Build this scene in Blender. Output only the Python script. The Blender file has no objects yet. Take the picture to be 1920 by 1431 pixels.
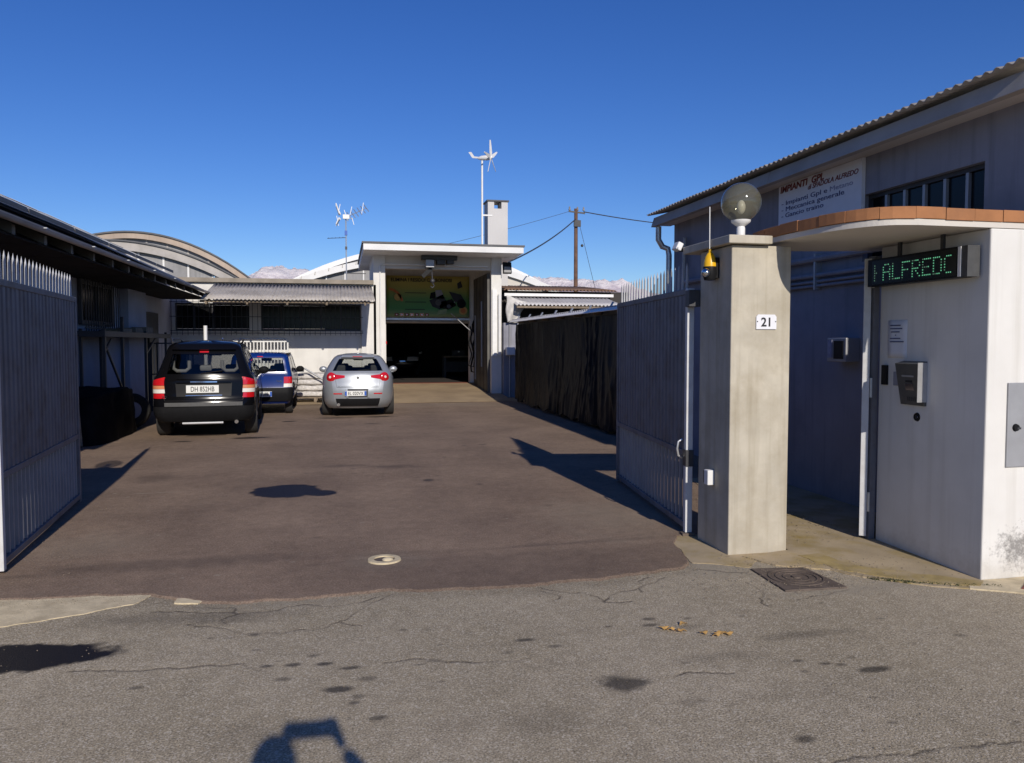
import bpy, bmesh, math, random
import numpy as np
from mathutils import Vector, Matrix, noise
rnd = random.Random(7)
R = math.radians
C = bpy.context.scene.collection
SC = bpy.context.scene

# ------------------------------------------------------------------ camera, sky, sun, exposure
PITCH, YAW = R(2.804), R(12.186)
cam_data = bpy.data.cameras.new('camera')
cam_data.sensor_width = 36.0
cam_data.lens = 27.75
cam_data.clip_start = 0.02
cam_data.clip_end = 20000
cam = bpy.data.objects.new('camera', cam_data)
C.objects.link(cam)
cam.location = (0, 0, 1.65)
cam.rotation_euler = (R(90) - PITCH, 0, -YAW)
SC.camera = cam

SUN_EL, SUN_AZ = R(26.0), R(3.9)          # shadows run along +Y, a little to the left
world = bpy.data.worlds.new('World')
SC.world = world
world.use_nodes = True
wn, wl = world.node_tree.nodes, world.node_tree.links
wn.clear()
w_out = wn.new('ShaderNodeOutputWorld')
w_bg = wn.new('ShaderNodeBackground')
w_sky = wn.new('ShaderNodeTexSky')
w_sky.sky_type = 'NISHITA'
w_sky.sun_disc = False
w_sky.sun_elevation = SUN_EL
w_sky.sun_rotation = math.pi - SUN_AZ
w_sky.altitude = 300
w_sky.air_density = 1.0
w_sky.dust_density = 0.0
w_sky.ozone_density = 6.0
w_bg.inputs['Strength'].default_value = 0.1
w_hsv = wn.new('ShaderNodeHueSaturation')
w_hsv.inputs['Saturation'].default_value = 1.18
w_hsv.inputs['Hue'].default_value = 0.517
wl.new(w_sky.outputs[0], w_hsv.inputs['Color'])
wl.new(w_hsv.outputs[0], w_bg.inputs['Color'])
wl.new(w_bg.outputs[0], w_out.inputs[0])
sun_data = bpy.data.lights.new('sun', 'SUN')
sun_data.energy = 4.1
sun_data.angle = R(0.53)
sun_data.color = (1.0, 0.93, 0.83)
sun = bpy.data.objects.new('sun', sun_data)
C.objects.link(sun)
sun_dir = Vector((-math.sin(SUN_AZ) * math.cos(SUN_EL), math.cos(SUN_AZ) * math.cos(SUN_EL), -math.sin(SUN_EL)))
sun.rotation_euler = sun_dir.to_track_quat('-Z', 'Y').to_euler()
sun.location = (3, -20, 15)
SC.view_settings.view_transform = 'Standard'
SC.view_settings.look = 'None'
SC.view_settings.exposure = 0.0
SC.view_settings.gamma = 1.0
SC.view_settings.use_curve_mapping = False
SC.render.engine = 'CYCLES'
SC.cycles.max_bounces = 8
SC.cycles.transparent_max_bounces = 12
SC.cycles.sample_clamp_indirect = 6.0

# ------------------------------------------------------------------ materials
class NT:
    def __init__(s, name):
        s.m = bpy.data.materials.new(name)
        s.m.use_nodes = True
        s.t = s.m.node_tree
        s.bsdf = s.t.nodes['Principled BSDF']
        s.out = s.t.nodes['Material Output']
    def n(s, kind, **kw):
        nd = s.t.nodes.new(kind)
        for k, v in kw.items():
            if k in nd.bl_rna.properties: setattr(nd, k, v)
            else: nd.inputs[k.replace('_', ' ')].default_value = v
        return nd
    def l(s, a, b): s.t.links.new(a, b)
    def noise(s, vec, scale, detail=4, rough=0.55):
        t = s.n('ShaderNodeTexNoise')
        t.inputs['Scale'].default_value = scale
        t.inputs['Detail'].default_value = detail
        t.inputs['Roughness'].default_value = rough
        s.l(vec, t.inputs['Vector'])
        return t.outputs['Fac']
    def ramp(s, fac, stops):
        r = s.n('ShaderNodeValToRGB')
        e = r.color_ramp.elements
        while len(e) < len(stops): e.new(0.5)
        for i, (p, c) in enumerate(stops):
            e[i].position = p
            e[i].color = (c, c, c, 1) if not hasattr(c, '__len__') else (*c, 1)
        s.l(fac, r.inputs[0])
        return r.outputs[0]
    def mix(s, fac, a, b, blend='MIX'):
        m = s.n('ShaderNodeMix', data_type='RGBA', blend_type=blend)
        for v, i in ((fac, 0), (a, 6), (b, 7)):
            if hasattr(v, 'is_output'): s.l(v, m.inputs[i])
            elif i == 0: m.inputs[0].default_value = v
            else: m.inputs[i].default_value = (*v, 1)
        return m.outputs[2]
    def bump(s, h, strength=0.3, dist=0.01):
        b = s.n('ShaderNodeBump')
        b.inputs['Strength'].default_value = strength
        b.inputs['Distance'].default_value = dist
        s.l(h, b.inputs['Height'])
        s.l(b.outputs[0], s.bsdf.inputs['Normal'])

def objvec(t):
    return t.n('ShaderNodeTexCoord').outputs['Object']

def mat(name, col, rough=0.7, var=0.12, scale=6.0, bump=0.0, bscale=60, bdist=0.003, metal=0.0, spec=0.4, dirt=None, coat=0.0, streak=None):
    t = NT(name)
    v = t.n('ShaderNodeNewGeometry').outputs['Position']
    f = t.noise(v, scale, 5)
    a = tuple(min(1, c * (1 - var)) for c in col)
    b = tuple(min(1, c * (1 + var)) for c in col)
    c = t.mix(t.ramp(f, [(0.3, 0.0), (0.7, 1.0)]), a, b)
    if dirt:
        dcol, amt, dsc = dirt
        d = t.ramp(t.noise(v, dsc, 6, 0.65), [(0.46, 0.0), (0.7, amt)])
        c = t.mix(d, c, dcol)
    if streak:
        scol, amt = streak
        mp = t.n('ShaderNodeMapping')
        mp.inputs['Scale'].default_value = (9, 9, 0.5)
        t.l(v, mp.inputs['Vector'])
        d = t.ramp(t.noise(mp.outputs[0], 1.0, 4, 0.6), [(0.5, 0.0), (0.75, amt)])
        c = t.mix(d, c, scol)
    t.l(c, t.bsdf.inputs['Base Color'])
    t.bsdf.inputs['Roughness'].default_value = rough
    t.bsdf.inputs['Metallic'].default_value = metal
    t.bsdf.inputs['Specular IOR Level'].default_value = spec
    t.bsdf.inputs['Coat Weight'].default_value = coat
    t.bsdf.inputs['Coat Roughness'].default_value = 0.04
    if bump: t.bump(t.noise(v, bscale, 4), bump, bdist)
    return t.m

def glass(name, tint, gloss_rough=0.02, opac=0.0, opcol=(0.02, 0.02, 0.02)):
    t = NT(name)
    tr = t.n('ShaderNodeBsdfTransparent'); tr.inputs[0].default_value = (*tint, 1)
    gl = t.n('ShaderNodeBsdfGlossy'); gl.inputs['Roughness'].default_value = gloss_rough
    lw_ = t.n('ShaderNodeLayerWeight'); lw_.inputs[0].default_value = 0.5
    pw = t.n('ShaderNodeMath', operation='POWER'); pw.inputs[1].default_value = 5.0; t.l(lw_.outputs['Facing'], pw.inputs[0])
    fr = t.n('ShaderNodeMath', operation='MULTIPLY_ADD'); fr.inputs[1].default_value = 0.94; fr.inputs[2].default_value = 0.05; t.l(pw.outputs[0], fr.inputs[0])
    mx = t.n('ShaderNodeMixShader')
    base = tr.outputs[0]
    if opac:
        df = t.n('ShaderNodeBsdfDiffuse'); df.inputs[0].default_value = (*opcol, 1)
        m2 = t.n('ShaderNodeMixShader'); m2.inputs[0].default_value = opac
        t.l(tr.outputs[0], m2.inputs[1]); t.l(df.outputs[0], m2.inputs[2])
        base = m2.outputs[0]
    t.l(fr.outputs[0], mx.inputs[0]); t.l(base, mx.inputs[1]); t.l(gl.outputs[0], mx.inputs[2])
    t.l(mx.outputs[0], t.out.inputs[0])
    return t.m

def emit(name, col, strength):
    t = NT(name)
    t.bsdf.inputs['Base Color'].default_value = (0.01, 0.02, 0.01, 1)
    t.bsdf.inputs['Emission Color'].default_value = (*col, 1)
    t.bsdf.inputs['Emission Strength'].default_value = strength
    return t.m

def ground_mat(name, c0, c1, chip, chip_amt, crack_col, bump_s, fine=260, grain=0.5):
    """asphalt: two tones in broad blotches, bright chips, marks from the 'marks' attribute (R dark oil, G cracks, B pale dust)"""
    t = NT(name)
    v = t.n('ShaderNodeNewGeometry').outputs['Position']
    big = t.ramp(t.noise(v, 0.9, 6, 0.6), [(0.35, 0.0), (0.68, 1.0)])
    c = t.mix(big, c0, c1)
    med = t.ramp(t.noise(v, 9, 5, 0.7), [(0.3, 0.82), (0.7, 1.12)])
    c = t.mix(1.0, c, med, 'MULTIPLY')
    fn = t.noise(v, fine * 0.45, 2, 0.6)
    c = t.mix(grain, c, t.ramp(fn, [(0.3, 0.35), (0.5, 1.0), (0.72, 1.75)]), 'MULTIPLY')
    vo = t.n('ShaderNodeTexVoronoi'); vo.inputs['Scale'].default_value = fine * 0.5
    t.l(v, vo.inputs['Vector'])
    sep = t.n('ShaderNodeSeparateColor'); t.l(vo.outputs['Color'], sep.inputs[0])
    ch = t.ramp(sep.outputs[0], [(0.80, 0.0), (0.9, chip_amt)])
    c = t.mix(ch, c, chip)
    at = t.n('ShaderNodeAttribute'); at.attribute_name = 'marks'
    sm = t.n('ShaderNodeSeparateColor'); t.l(at.outputs['Color'], sm.inputs[0])
    c = t.mix(sm.outputs[2], c, (0.33, 0.285, 0.215))
    c = t.mix(sm.outputs[0], c, (0.013, 0.0105, 0.010))
    c = t.mix(sm.outputs[1], c, crack_col)
    t.l(c, t.bsdf.inputs['Base Color'])
    rg = t.ramp(sm.outputs[0], [(0.0, 0.92), (1.0, 0.55)])
    t.l(rg, t.bsdf.inputs['Roughness'])
    t.bsdf.inputs['Specular IOR Level'].default_value = 0.25
    mixh = t.n('ShaderNodeMath', operation='ADD')
    t.l(fn, mixh.inputs[0]); t.l(sep.outputs[1], mixh.inputs[1])
    t.bump(mixh.outputs[0], bump_s, 0.004)
    return t.m

M = {}
def entrance_plaster():
    """white plaster with a mouldy patch near the foot of the street face and faint dirt above the ground"""
    t = NT('entrance_plaster')
    v = t.n('ShaderNodeNewGeometry').outputs['Position']
    c = t.mix(t.ramp(t.noise(v, 3, 5), [(0.3, 0.0), (0.7, 1.0)]), (0.65,0.63,0.59), (0.71,0.69,0.65))
    mp = t.n('ShaderNodeMapping'); mp.vector_type = 'POINT'
    mp.inputs['Location'].default_value = (-4.66*3.4, -4.59*3.4, -0.21*5.5); mp.inputs['Scale'].default_value = (3.4, 3.4, 5.5)
    t.l(v, mp.inputs['Vector'])
    ln = t.n('ShaderNodeVectorMath', operation='LENGTH'); t.l(mp.outputs[0], ln.inputs[0])
    ad = t.n('ShaderNodeMath', operation='MULTIPLY_ADD'); ad.inputs[1].default_value = 3.4; t.l(t.noise(v, 26, 8, 0.8), ad.inputs[0]); t.l(ln.outputs['Value'], ad.inputs[2])
    ms = t.n('ShaderNodeMapping'); ms.inputs['Scale'].default_value = (11, 11, 0.45); t.l(v, ms.inputs['Vector'])
    c = t.mix(t.ramp(t.noise(ms.outputs[0], 1.0, 5, 0.65), [(0.5, 0.0), (0.78, 0.38)]), c, (0.46,0.43,0.37))
    mk = t.n('ShaderNodeMapRange'); mk.inputs['From Min'].default_value = 2.55; mk.inputs['From Max'].default_value = 1.9; mk.inputs['To Max'].default_value = 0.8
    t.l(ad.outputs[0], mk.inputs['Value'])
    c = t.mix(mk.outputs[0], c, (0.17,0.16,0.15))
    sp = t.n('ShaderNodeSeparateXYZ'); t.l(v, sp.inputs[0])
    a2 = t.n('ShaderNodeMath', operation='MULTIPLY_ADD'); a2.inputs[1].default_value = 0.5; t.l(t.noise(v, 8, 6, 0.7), a2.inputs[0]); t.l(sp.outputs[2], a2.inputs[2])
    m2 = t.n('ShaderNodeMapRange'); m2.inputs['From Min'].default_value = 0.42; m2.inputs['From Max'].default_value = 0.2; m2.inputs['To Max'].default_value = 0.45
    t.l(a2.outputs[0], m2.inputs['Value'])
    c = t.mix(m2.outputs[0], c, (0.38,0.34,0.28))
    t.l(c, t.bsdf.inputs['Base Color']); t.bsdf.inputs['Roughness'].default_value = 0.92
    t.bump(t.noise(v, 160, 4), 0.25, 0.002)
    return t.m
M['entrance_plaster'] = entrance_plaster()
M['road'] = ground_mat('old_grey_asphalt', (0.325, 0.27, 0.185), (0.40, 0.335, 0.24), (0.62, 0.55, 0.44), 0.6, (0.05, 0.04, 0.032), 0.8, grain=0.8)
M['yard'] = ground_mat('brown_smooth_asphalt', (0.2, 0.14, 0.1), (0.285, 0.203, 0.143), (0.33, 0.26, 0.2), 0.4, (0.06, 0.045, 0.04), 0.5, fine=200, grain=0.5)
M['field'] = mat('far_ground', (0.16, 0.15, 0.12), 0.95, 0.3, 0.05)
M['apron'] = mat('beige_concrete_apron', (0.34, 0.25, 0.15), 0.9, 0.15, 1.2, 0.3, 80, dirt=((0.2, 0.14, 0.09), 0.6, 0.8))
M['threshold'] = mat('threshold_concrete', (0.40, 0.315, 0.2), 0.92, 0.18, 2.5, 0.5, 70, 0.005, dirt=((0.30, 0.215, 0.055), 0.85, 2.6))
M['patch'] = mat('pale_patch_concrete', (0.60, 0.50, 0.33), 0.95, 0.2, 7, 0.6, 60, 0.006, dirt=((0.34, 0.27, 0.17), 0.6, 6))
M['concrete'] = mat('pillar_concrete', (0.48, 0.435, 0.35), 0.85, 0.13, 4, 0.3, 120, 0.002, dirt=((0.33, 0.28, 0.2), 0.55, 3), streak=((0.3, 0.255, 0.18), 0.7))
M['plaster'] = mat('white_plaster', (0.68, 0.66, 0.62), 0.9, 0.05, 3, 0.25, 160, 0.002, dirt=((0.45, 0.43, 0.4), 0.25, 1.3), streak=((0.5, 0.47, 0.43), 0.25))
M['plaster_shop'] = mat('shade_tinted_plaster', (0.26, 0.262, 0.305), 0.92, 0.1, 2, 0.25, 120, 0.002, dirt=((0.16, 0.16, 0.185), 0.7, 0.9), streak=((0.165, 0.165, 0.19), 0.65))  # blue tint and darkness of the shade put into the base colour
M['plaster_left'] = mat('left_wall_plaster', (0.36, 0.36, 0.42), 0.92, 0.08, 2, 0.25, 120, 0.002, dirt=((0.3, 0.3, 0.32), 0.5, 1.5))  # base colour lowered to carry the shade on this wall
M['stain_plaster'] = mat('mould_stained_plaster', (0.60, 0.57, 0.52), 0.95, 0.1, 6, 0.4, 70, 0.004, dirt=((0.12, 0.12, 0.11), 0.9, 7))
M['soffit'] = mat('painted_soffit', (0.62, 0.58, 0.52), 0.9, 0.08, 2, dirt=((0.4, 0.35, 0.3), 0.4, 1.0))
M['fascia'] = mat('grey_concrete_fascia', (0.42, 0.39, 0.36), 0.9, 0.1, 2, 0.2, 60, dirt=((0.25, 0.23, 0.2), 0.5, 1.5))
M['fibre'] = mat('fibre_cement_sheet', (0.42, 0.385, 0.345), 0.9, 0.14, 3, 0.2, 50, dirt=((0.2, 0.17, 0.14), 0.55, 2.2))
M['fibre_light'] = mat('pale_corrugated_sheet', (0.55, 0.53, 0.52), 0.75, 0.1, 3, dirt=((0.35, 0.32, 0.3), 0.4, 2))
M['fibre_brown'] = mat('brown_corrugated_sheet', (0.2, 0.12, 0.08), 0.85, 0.2, 3)
M['parapet'] = mat('weathered_parapet', (0.26, 0.225, 0.18), 0.9, 0.2, 2.5, 0.3, 40, dirt=((0.36, 0.3, 0.24), 0.6, 3))
M['terracotta'] = mat('terracotta', (0.345, 0.15, 0.062), 0.85, 0.14, 5, 0.25, 90, dirt=((0.22, 0.105, 0.055), 0.6, 4))
M['gate'] = mat('grey_gate_paint', (0.165, 0.167, 0.185), 0.55, 0.08, 5, spec=0.25, dirt=((0.10, 0.075, 0.06), 0.65, 4), streak=((0.10, 0.085, 0.075), 0.45))  # shaded copy of the gate paint, shade put into the base colour; grime on top
M['baluster'] = mat('sunlit_baluster_paint', (0.28, 0.28, 0.3), 0.55, 0.1, 6)  # paler copy of the gate paint so the sunlit strips read brighter
M['gate_edge'] = mat('sunlit_gate_paint', (0.6, 0.6, 0.6), 0.5, 0.05, 5, dirt=((0.35, 0.3, 0.28), 0.3, 8))  # sunlit copy of the gate paint, brightness put into the colour
M['spike'] = mat('sunlit_spike_paint', (0.42, 0.42, 0.43), 0.55, 0.12, 9)  # gate paint lightened so the spikes read as sunlit
M['galv'] = mat('galvanised_steel', (0.55, 0.55, 0.55), 0.4, 0.12, 8, metal=0.7)
M['metal_grey'] = mat('grey_metal', (0.36, 0.36, 0.37), 0.45, 0.08, 6, metal=0.3)
M['metal_dark'] = mat('dark_painted_metal', (0.045, 0.045, 0.05), 0.5, 0.15, 6)
M['door_dark'] = mat('grey_green_door_paint', (0.11, 0.105, 0.095), 0.6, 0.15, 3, dirt=((0.05, 0.045, 0.04), 0.6, 2))
M['steel_dark'] = mat('brushed_dark_steel', (0.11, 0.11, 0.105), 0.45, 0.08, 20, metal=0.3)
M['black'] = mat('black_plastic', (0.012, 0.012, 0.013), 0.4, 0.1, 8, spec=0.15)
M['soffit_dark'] = mat('shade_black_boards', (0.022, 0.019, 0.017), 0.9, 0.25, 5, spec=0.1)  # near-black base colour carries the deep shade under the eaves
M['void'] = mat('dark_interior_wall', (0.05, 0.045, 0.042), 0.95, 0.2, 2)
M['int_floor'] = mat('dark_workshop_floor', (0.035, 0.03, 0.027), 0.85, 0.3, 3)  # near-black tone over the whole floor
M['red_floor'] = mat('red_threshold_paint', (0.16, 0.05, 0.03), 0.8, 0.25, 4)
M['tarp'] = mat('black_plastic_sheet', (0.014, 0.014, 0.0145), 0.42, 0.2, 12, 0.3, 7, 0.02, spec=0.07, dirt=((0.008, 0.008, 0.008), 0.5, 5))
M['pile'] = mat('matt_black_cover', (0.008, 0.008, 0.009), 0.7, 0.3, 6, 0.3, 14, 0.01, spec=0.05)
M['clearsheet'] = mat('dusty_clear_sheet', (0.5, 0.48, 0.45), 0.5, 0.15, 6, 0.5, 12, 0.02)
M['white'] = mat('white_painted_metal', (0.74, 0.73, 0.71), 0.5, 0.05, 8)
M['whitedirty'] = mat('dirty_white_plastic', (0.6, 0.57, 0.54), 0.7, 0.2, 14, 0.8, 14, 0.03, dirt=((0.22, 0.2, 0.18), 0.6, 9))
M['strip_white'] = mat('white_flashing', (0.85, 0.81, 0.74), 0.5, 0.06, 4)
M['tyre'] = mat('tyre_rubber', (0.03, 0.029, 0.028), 0.85, 0.2, 30)
M['rim'] = mat('alloy_wheel', (0.45, 0.45, 0.46), 0.35, 0.05, 9, metal=0.8)
M['wood'] = mat('weathered_wood', (0.22, 0.17, 0.12), 0.85, 0.25, 9)
M['polewood'] = mat('treated_pole_timber', (0.13, 0.07, 0.045), 0.85, 0.3, 3, streak=((0.2, 0.13, 0.1), 0.7))
M['glass_dark'] = mat('dark_window_glass', (0.006, 0.006, 0.007), 0.2, 0.1, 3, spec=0.2)
M['glazing'] = mat('translucent_grey_glazing', (0.25, 0.245, 0.245), 0.5, 0.14, 1.5, streak=((0.14, 0.14, 0.14), 0.5))
M['beige_band'] = mat('beige_roof_edge', (0.42, 0.335, 0.265), 0.85, 0.15, 0.8, streak=((0.3, 0.21, 0.15), 0.5))
M['lead'] = mat('lead_flashing', (0.1, 0.1, 0.105), 0.6, 0.2, 2)
M['roofwhite'] = mat('white_roof_membrane', (0.72, 0.71, 0.69), 0.8, 0.08, 1.2)
M['solar'] = mat('solar_cell', (0.02, 0.024, 0.05), 0.2, 0.15, 3, spec=0.6)
M['paper'] = mat('white_paper', (0.72, 0.72, 0.75), 0.85, 0.03, 10)
M['plate_white'] = mat('number_plate_white', (0.72, 0.72, 0.68), 0.4, 0.03, 10)
M['plate_blue'] = mat('number_plate_blue', (0.02, 0.09, 0.4), 0.4, 0.03, 10)
M['ink'] = mat('black_ink', (0.015, 0.015, 0.02), 0.6, 0.05, 10)
M['ink_blue'] = mat('faded_blue_ink', (0.05, 0.06, 0.16), 0.7, 0.3, 20)
M['ink_faint'] = mat('very_faded_blue_ink', (0.3, 0.31, 0.42), 0.7, 0.2, 20)
M['ink_red'] = mat('faded_red_ink', (0.20, 0.05, 0.05), 0.7, 0.25, 20)
M['tail_red'] = mat('red_lamp_plastic', (0.5, 0.008, 0.012), 0.15, 0.05, 10, spec=0.6, coat=0.6)
M['tail_amber'] = mat('amber_lamp_plastic', (0.6, 0.22, 0.1), 0.2, 0.05, 10, coat=0.5)
M['tail_white'] = mat('clear_lamp_plastic', (0.7, 0.66, 0.6), 0.2, 0.05, 10, coat=0.5)
M['chrome'] = mat('chrome', (0.7, 0.7, 0.7), 0.12, 0.03, 10, metal=1.0)
M['suv_paint'] = mat('black_car_paint', (0.004, 0.004, 0.005), 0.12, 0.05, 4, spec=0.2, coat=0.0)
M['blue_paint'] = mat('blue_car_paint', (0.004, 0.024, 0.15), 0.2, 0.05, 4, spec=0.25, coat=0.2)
M['silver_paint'] = mat('silver_car_paint', (0.36, 0.38, 0.40), 0.36, 0.03, 4, metal=0.5, coat=0.6)
M['dark_paint'] = mat('dark_green_car_paint', (0.012, 0.014, 0.015), 0.25, 0.05, 4, coat=1.0)
M['trim'] = mat('unpainted_bumper_plastic', (0.012, 0.012, 0.013), 0.5, 0.1, 20, spec=0.04)
M['trim_grey'] = mat('worn_grey_bumper_plastic', (0.06, 0.06, 0.06), 0.6, 0.15, 20)
M['lining'] = mat('dark_cabin_lining', (0.015, 0.015, 0.016), 0.9, 0.1, 10, spec=0.05)
M['seat'] = mat('grey_seat_fabric', (0.07, 0.07, 0.072), 0.9, 0.1, 20)
M['headrest'] = mat('pale_headrest_leather', (0.5, 0.49, 0.46), 0.6, 0.1, 20)
M['car_glass'] = glass('tinted_car_glass', (0.72, 0.74, 0.73))
M['dark_glass'] = glass('dark_car_glass', (0.45, 0.46, 0.46))
M['globe'] = glass('smoked_globe', (0.76, 0.75, 0.67), 0.05, 0.2, (0.36, 0.345, 0.26))
M['bulb'] = mat('white_bulb', (0.7, 0.68, 0.6), 0.3, 0.02, 10)
M['yellow'] = mat('yellow_plastic', (0.75, 0.42, 0.012), 0.35, 0.05, 10)
M['led_on'] = emit('green_led', (0.22, 0.8, 0.45), 0.55)
M['led_dim'] = emit('dim_green_led', (0.3, 0.6, 0.42), 0.25)
M['led_face'] = mat('led_screen_face', (0.006, 0.009, 0.008), 0.3, 0.05, 30)
M['iron'] = mat('rusty_cast_iron', (0.13, 0.10, 0.08), 0.75, 0.25, 14, 0.5, 60, 0.004, metal=0.2)
M['leaf'] = mat('dry_yellow_leaf', (0.40, 0.235, 0.075), 0.8, 0.3, 30)
M['lichen'] = mat('lichen_stained_concrete', (0.36, 0.27, 0.11), 0.95, 0.25, 6, 0.5, 60, 0.005, dirt=((0.40, 0.31, 0.2), 0.9, 5))
M['grit'] = mat('brown_grit', (0.20, 0.16, 0.115), 0.95, 0.4, 200)
M['moss'] = mat('dark_moss', (0.03, 0.045, 0.012), 0.95, 0.3, 30)
M['redtile'] = mat('red_clay_paving', (0.2, 0.07, 0.05), 0.9, 0.2, 8)
M['cloth_dark'] = mat('dark_jacket_cloth', (0.03, 0.032, 0.045), 0.9, 0.1, 10)
M['skin'] = mat('skin', (0.45, 0.28, 0.2), 0.6, 0.05, 10)
M['chimney'] = mat('chimney_render', (0.56, 0.545, 0.53), 0.9, 0.04, 2, dirt=((0.4, 0.38, 0.36), 0.3, 1))

# ------------------------------------------------------------------ mesh helpers
ORG = {}
class B:
    def __init__(s): s.v = []; s.f = []
    def add(s, vs, fs):
        k = len(s.v); s.v += [tuple(p) for p in vs]; s.f += [tuple(i + k for i in f) for f in fs]; return s
    def box(s, x0, x1, y0, y1, z0, z1):
        return s.add([(x0,y0,z0),(x1,y0,z0),(x1,y1,z0),(x0,y1,z0),(x0,y0,z1),(x1,y0,z1),(x1,y1,z1),(x0,y1,z1)],
                     [(0,3,2,1),(4,5,6,7),(0,1,5,4),(1,2,6,5),(2,3,7,6),(3,0,4,7)])
    def obox(s, c, sx, sy, sz, m=None):
        m = m or Matrix.Identity(3); c = Vector(c)
        q = [c + m @ Vector((a*sx/2, b*sy/2, d*sz/2)) for d in (-1,1) for a,b in ((-1,-1),(1,-1),(1,1),(-1,1))]
        return s.add(q, [(0,3,2,1),(4,5,6,7),(0,1,5,4),(1,2,6,5),(2,3,7,6),(3,0,4,7)])
    def beam(s, a, b, w, h, up=(0,0,1)):
        a, b = Vector(a), Vector(b); d = (b-a).normalized(); u = Vector(up)
        x = d.cross(u)
        if x.length < 1e-4: x = d.cross(Vector((1,0,0)))
        x.normalize(); u = x.cross(d)
        q = [p + x*(i*w/2) + u*(j*h/2) for p in (a,b) for i,j in ((-1,-1),(1,-1),(1,1),(-1,1))]
        return s.add(q, [(0,3,2,1),(4,5,6,7),(0,1,5,4),(1,2,6,5),(2,3,7,6),(3,0,4,7)])
    def prism(s, pts, fn, d0, d1):
        """closed 2-D outline pts pushed from depth d0 to d1; fn(a, b, d) gives the 3-D point"""
        n = len(pts)
        vs = [fn(a, b, d0) for a, b in pts] + [fn(a, b, d1) for a, b in pts]
        return s.add(vs, [tuple(range(n))[::-1], tuple(range(n, 2*n))] + [(i, (i+1) % n, n+(i+1) % n, n+i) for i in range(n)])
    def tube(s, pts, r, n=8, caps=True):
        pts = [Vector(p) for p in pts]; rs = r if hasattr(r, '__len__') else [r]*len(pts)
        rings = []; ux = None
        for i, p in enumerate(pts):
            d = (pts[min(i+1, len(pts)-1)] - pts[max(i-1, 0)]).normalized()
            if ux is None or abs(ux.dot(d)) > 0.98:
                ux = d.cross(Vector((0,0,1)))
                if ux.length < 1e-3: ux = d.cross(Vector((1,0,0)))
            ux = (ux - d*ux.dot(d)).normalized(); uy = d.cross(ux)
            rings.append([p + (ux*math.cos(a) + uy*math.sin(a))*rs[i] for a in [2*math.pi*k/n for k in range(n)]])
        vs = [q for rg in rings for q in rg]; fs = []
        for i in range(len(pts)-1):
            for k in range(n):
                fs.append((i*n+k, i*n+(k+1) % n, (i+1)*n+(k+1) % n, (i+1)*n+k))
        if caps: fs += [tuple(range(n))[::-1], tuple((len(pts)-1)*n + k for k in range(n))]
        return s.add(vs, fs)
    def lathe(s, prof, c, n=24, m=None):
        """profile (r, h) round the local z axis"""
        m = m or Matrix.Identity(3); c = Vector(c); vs = []; fs = []
        for r, h in prof:
            for k in range(n):
                a = 2*math.pi*k/n
                vs.append(c + m @ Vector((r*math.cos(a), r*math.sin(a), h)))
        for i in range(len(prof)-1):
            for k in range(n):
                fs.append((i*n+k, i*n+(k+1) % n, (i+1)*n+(k+1) % n, (i+1)*n+k))
        return s.add(vs, fs)
    def ball(s, c, r, nu=24, nv=14, sq=(1,1,1)):
        prof = [(max(1e-5, math.sin(math.pi*i/nv))*r, -math.cos(math.pi*i/nv)*r) for i in range(nv+1)]
        k = len(s.v); s.lathe(prof, (0,0,0), nu)
        for i in range(k, len(s.v)):
            p = s.v[i]; s.v[i] = (p[0]*sq[0]+c[0], p[1]*sq[1]+c[1], p[2]*sq[2]+c[2])
        return s
    def grid(s, fn, nu, nv):
        vs = [fn(i/nu, j/nv) for j in range(nv+1) for i in range(nu+1)]
        return s.add(vs, [(j*(nu+1)+i, j*(nu+1)+i+1, (j+1)*(nu+1)+i+1, (j+1)*(nu+1)+i) for j in range(nv) for i in range(nu)])
    def build(s, name, m, parent=None, smooth=False, bevel=0, thick=0, kind=None, label=None, sharp=40):
        o = Vector(ORG.get(parent.name, (0,0,0))) if parent else Vector((0,0,0))
        me = bpy.data.meshes.new(name)
        me.from_pydata([(p[0]-o.x, p[1]-o.y, p[2]-o.z) for p in s.v], [], s.f)
        for x in (m if isinstance(m, (list, tuple)) else [m]): me.materials.append(x)
        if not thick and len(s.f) < 60000:
            bm = bmesh.new(); bm.from_mesh(me); bmesh.ops.recalc_face_normals(bm, faces=bm.faces); bm.to_mesh(me); bm.free()
        if smooth:
            me.polygons.foreach_set('use_smooth', [True]*len(me.polygons))
            me.set_sharp_from_angle(angle=R(sharp))
        ob = bpy.data.objects.new(name, me); C.objects.link(ob)
        if parent: ob.parent = parent; ORG[ob.name] = tuple(o)
        if bevel:
            b = ob.modifiers.new('bevel', 'BEVEL'); b.width = bevel; b.segments = 2; b.limit_method = 'ANGLE'; b.angle_limit = R(40)
        if thick:
            sd = ob.modifiers.new('solid', 'SOLIDIFY'); sd.thickness = thick; sd.offset = 0
        if kind: ob['kind'] = kind
        if label: ob['label'] = label
        return ob

def tag(o, label, cat, group=None):
    o['label'] = label; o['category'] = cat
    if group: o['group'] = group
    return o
def thing(name, label, cat, loc=(0,0,0), rotz=0.0, group=None, local=False):
    o = bpy.data.objects.new(name, None); C.objects.link(o)
    o.empty_display_size = 0.2
    o.location = loc; o.rotation_euler = (0, 0, rotz)
    ORG[o.name] = (0,0,0) if local else tuple(loc)
    return tag(o, label, cat, group)
def struct(o):
    o['kind'] = 'structure'; return o
def dup(ob, off, parent=None):
    c = ob.copy(); C.objects.link(c)
    c.location = Vector(ob.location) + Vector(off)
    if parent: c.parent = parent
    return c
def copy_tree(o, parent=None):
    c = o.copy(); C.objects.link(c)
    if parent: c.parent = parent
    for ch in list(o.children): copy_tree(ch, c)
    return c

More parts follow.
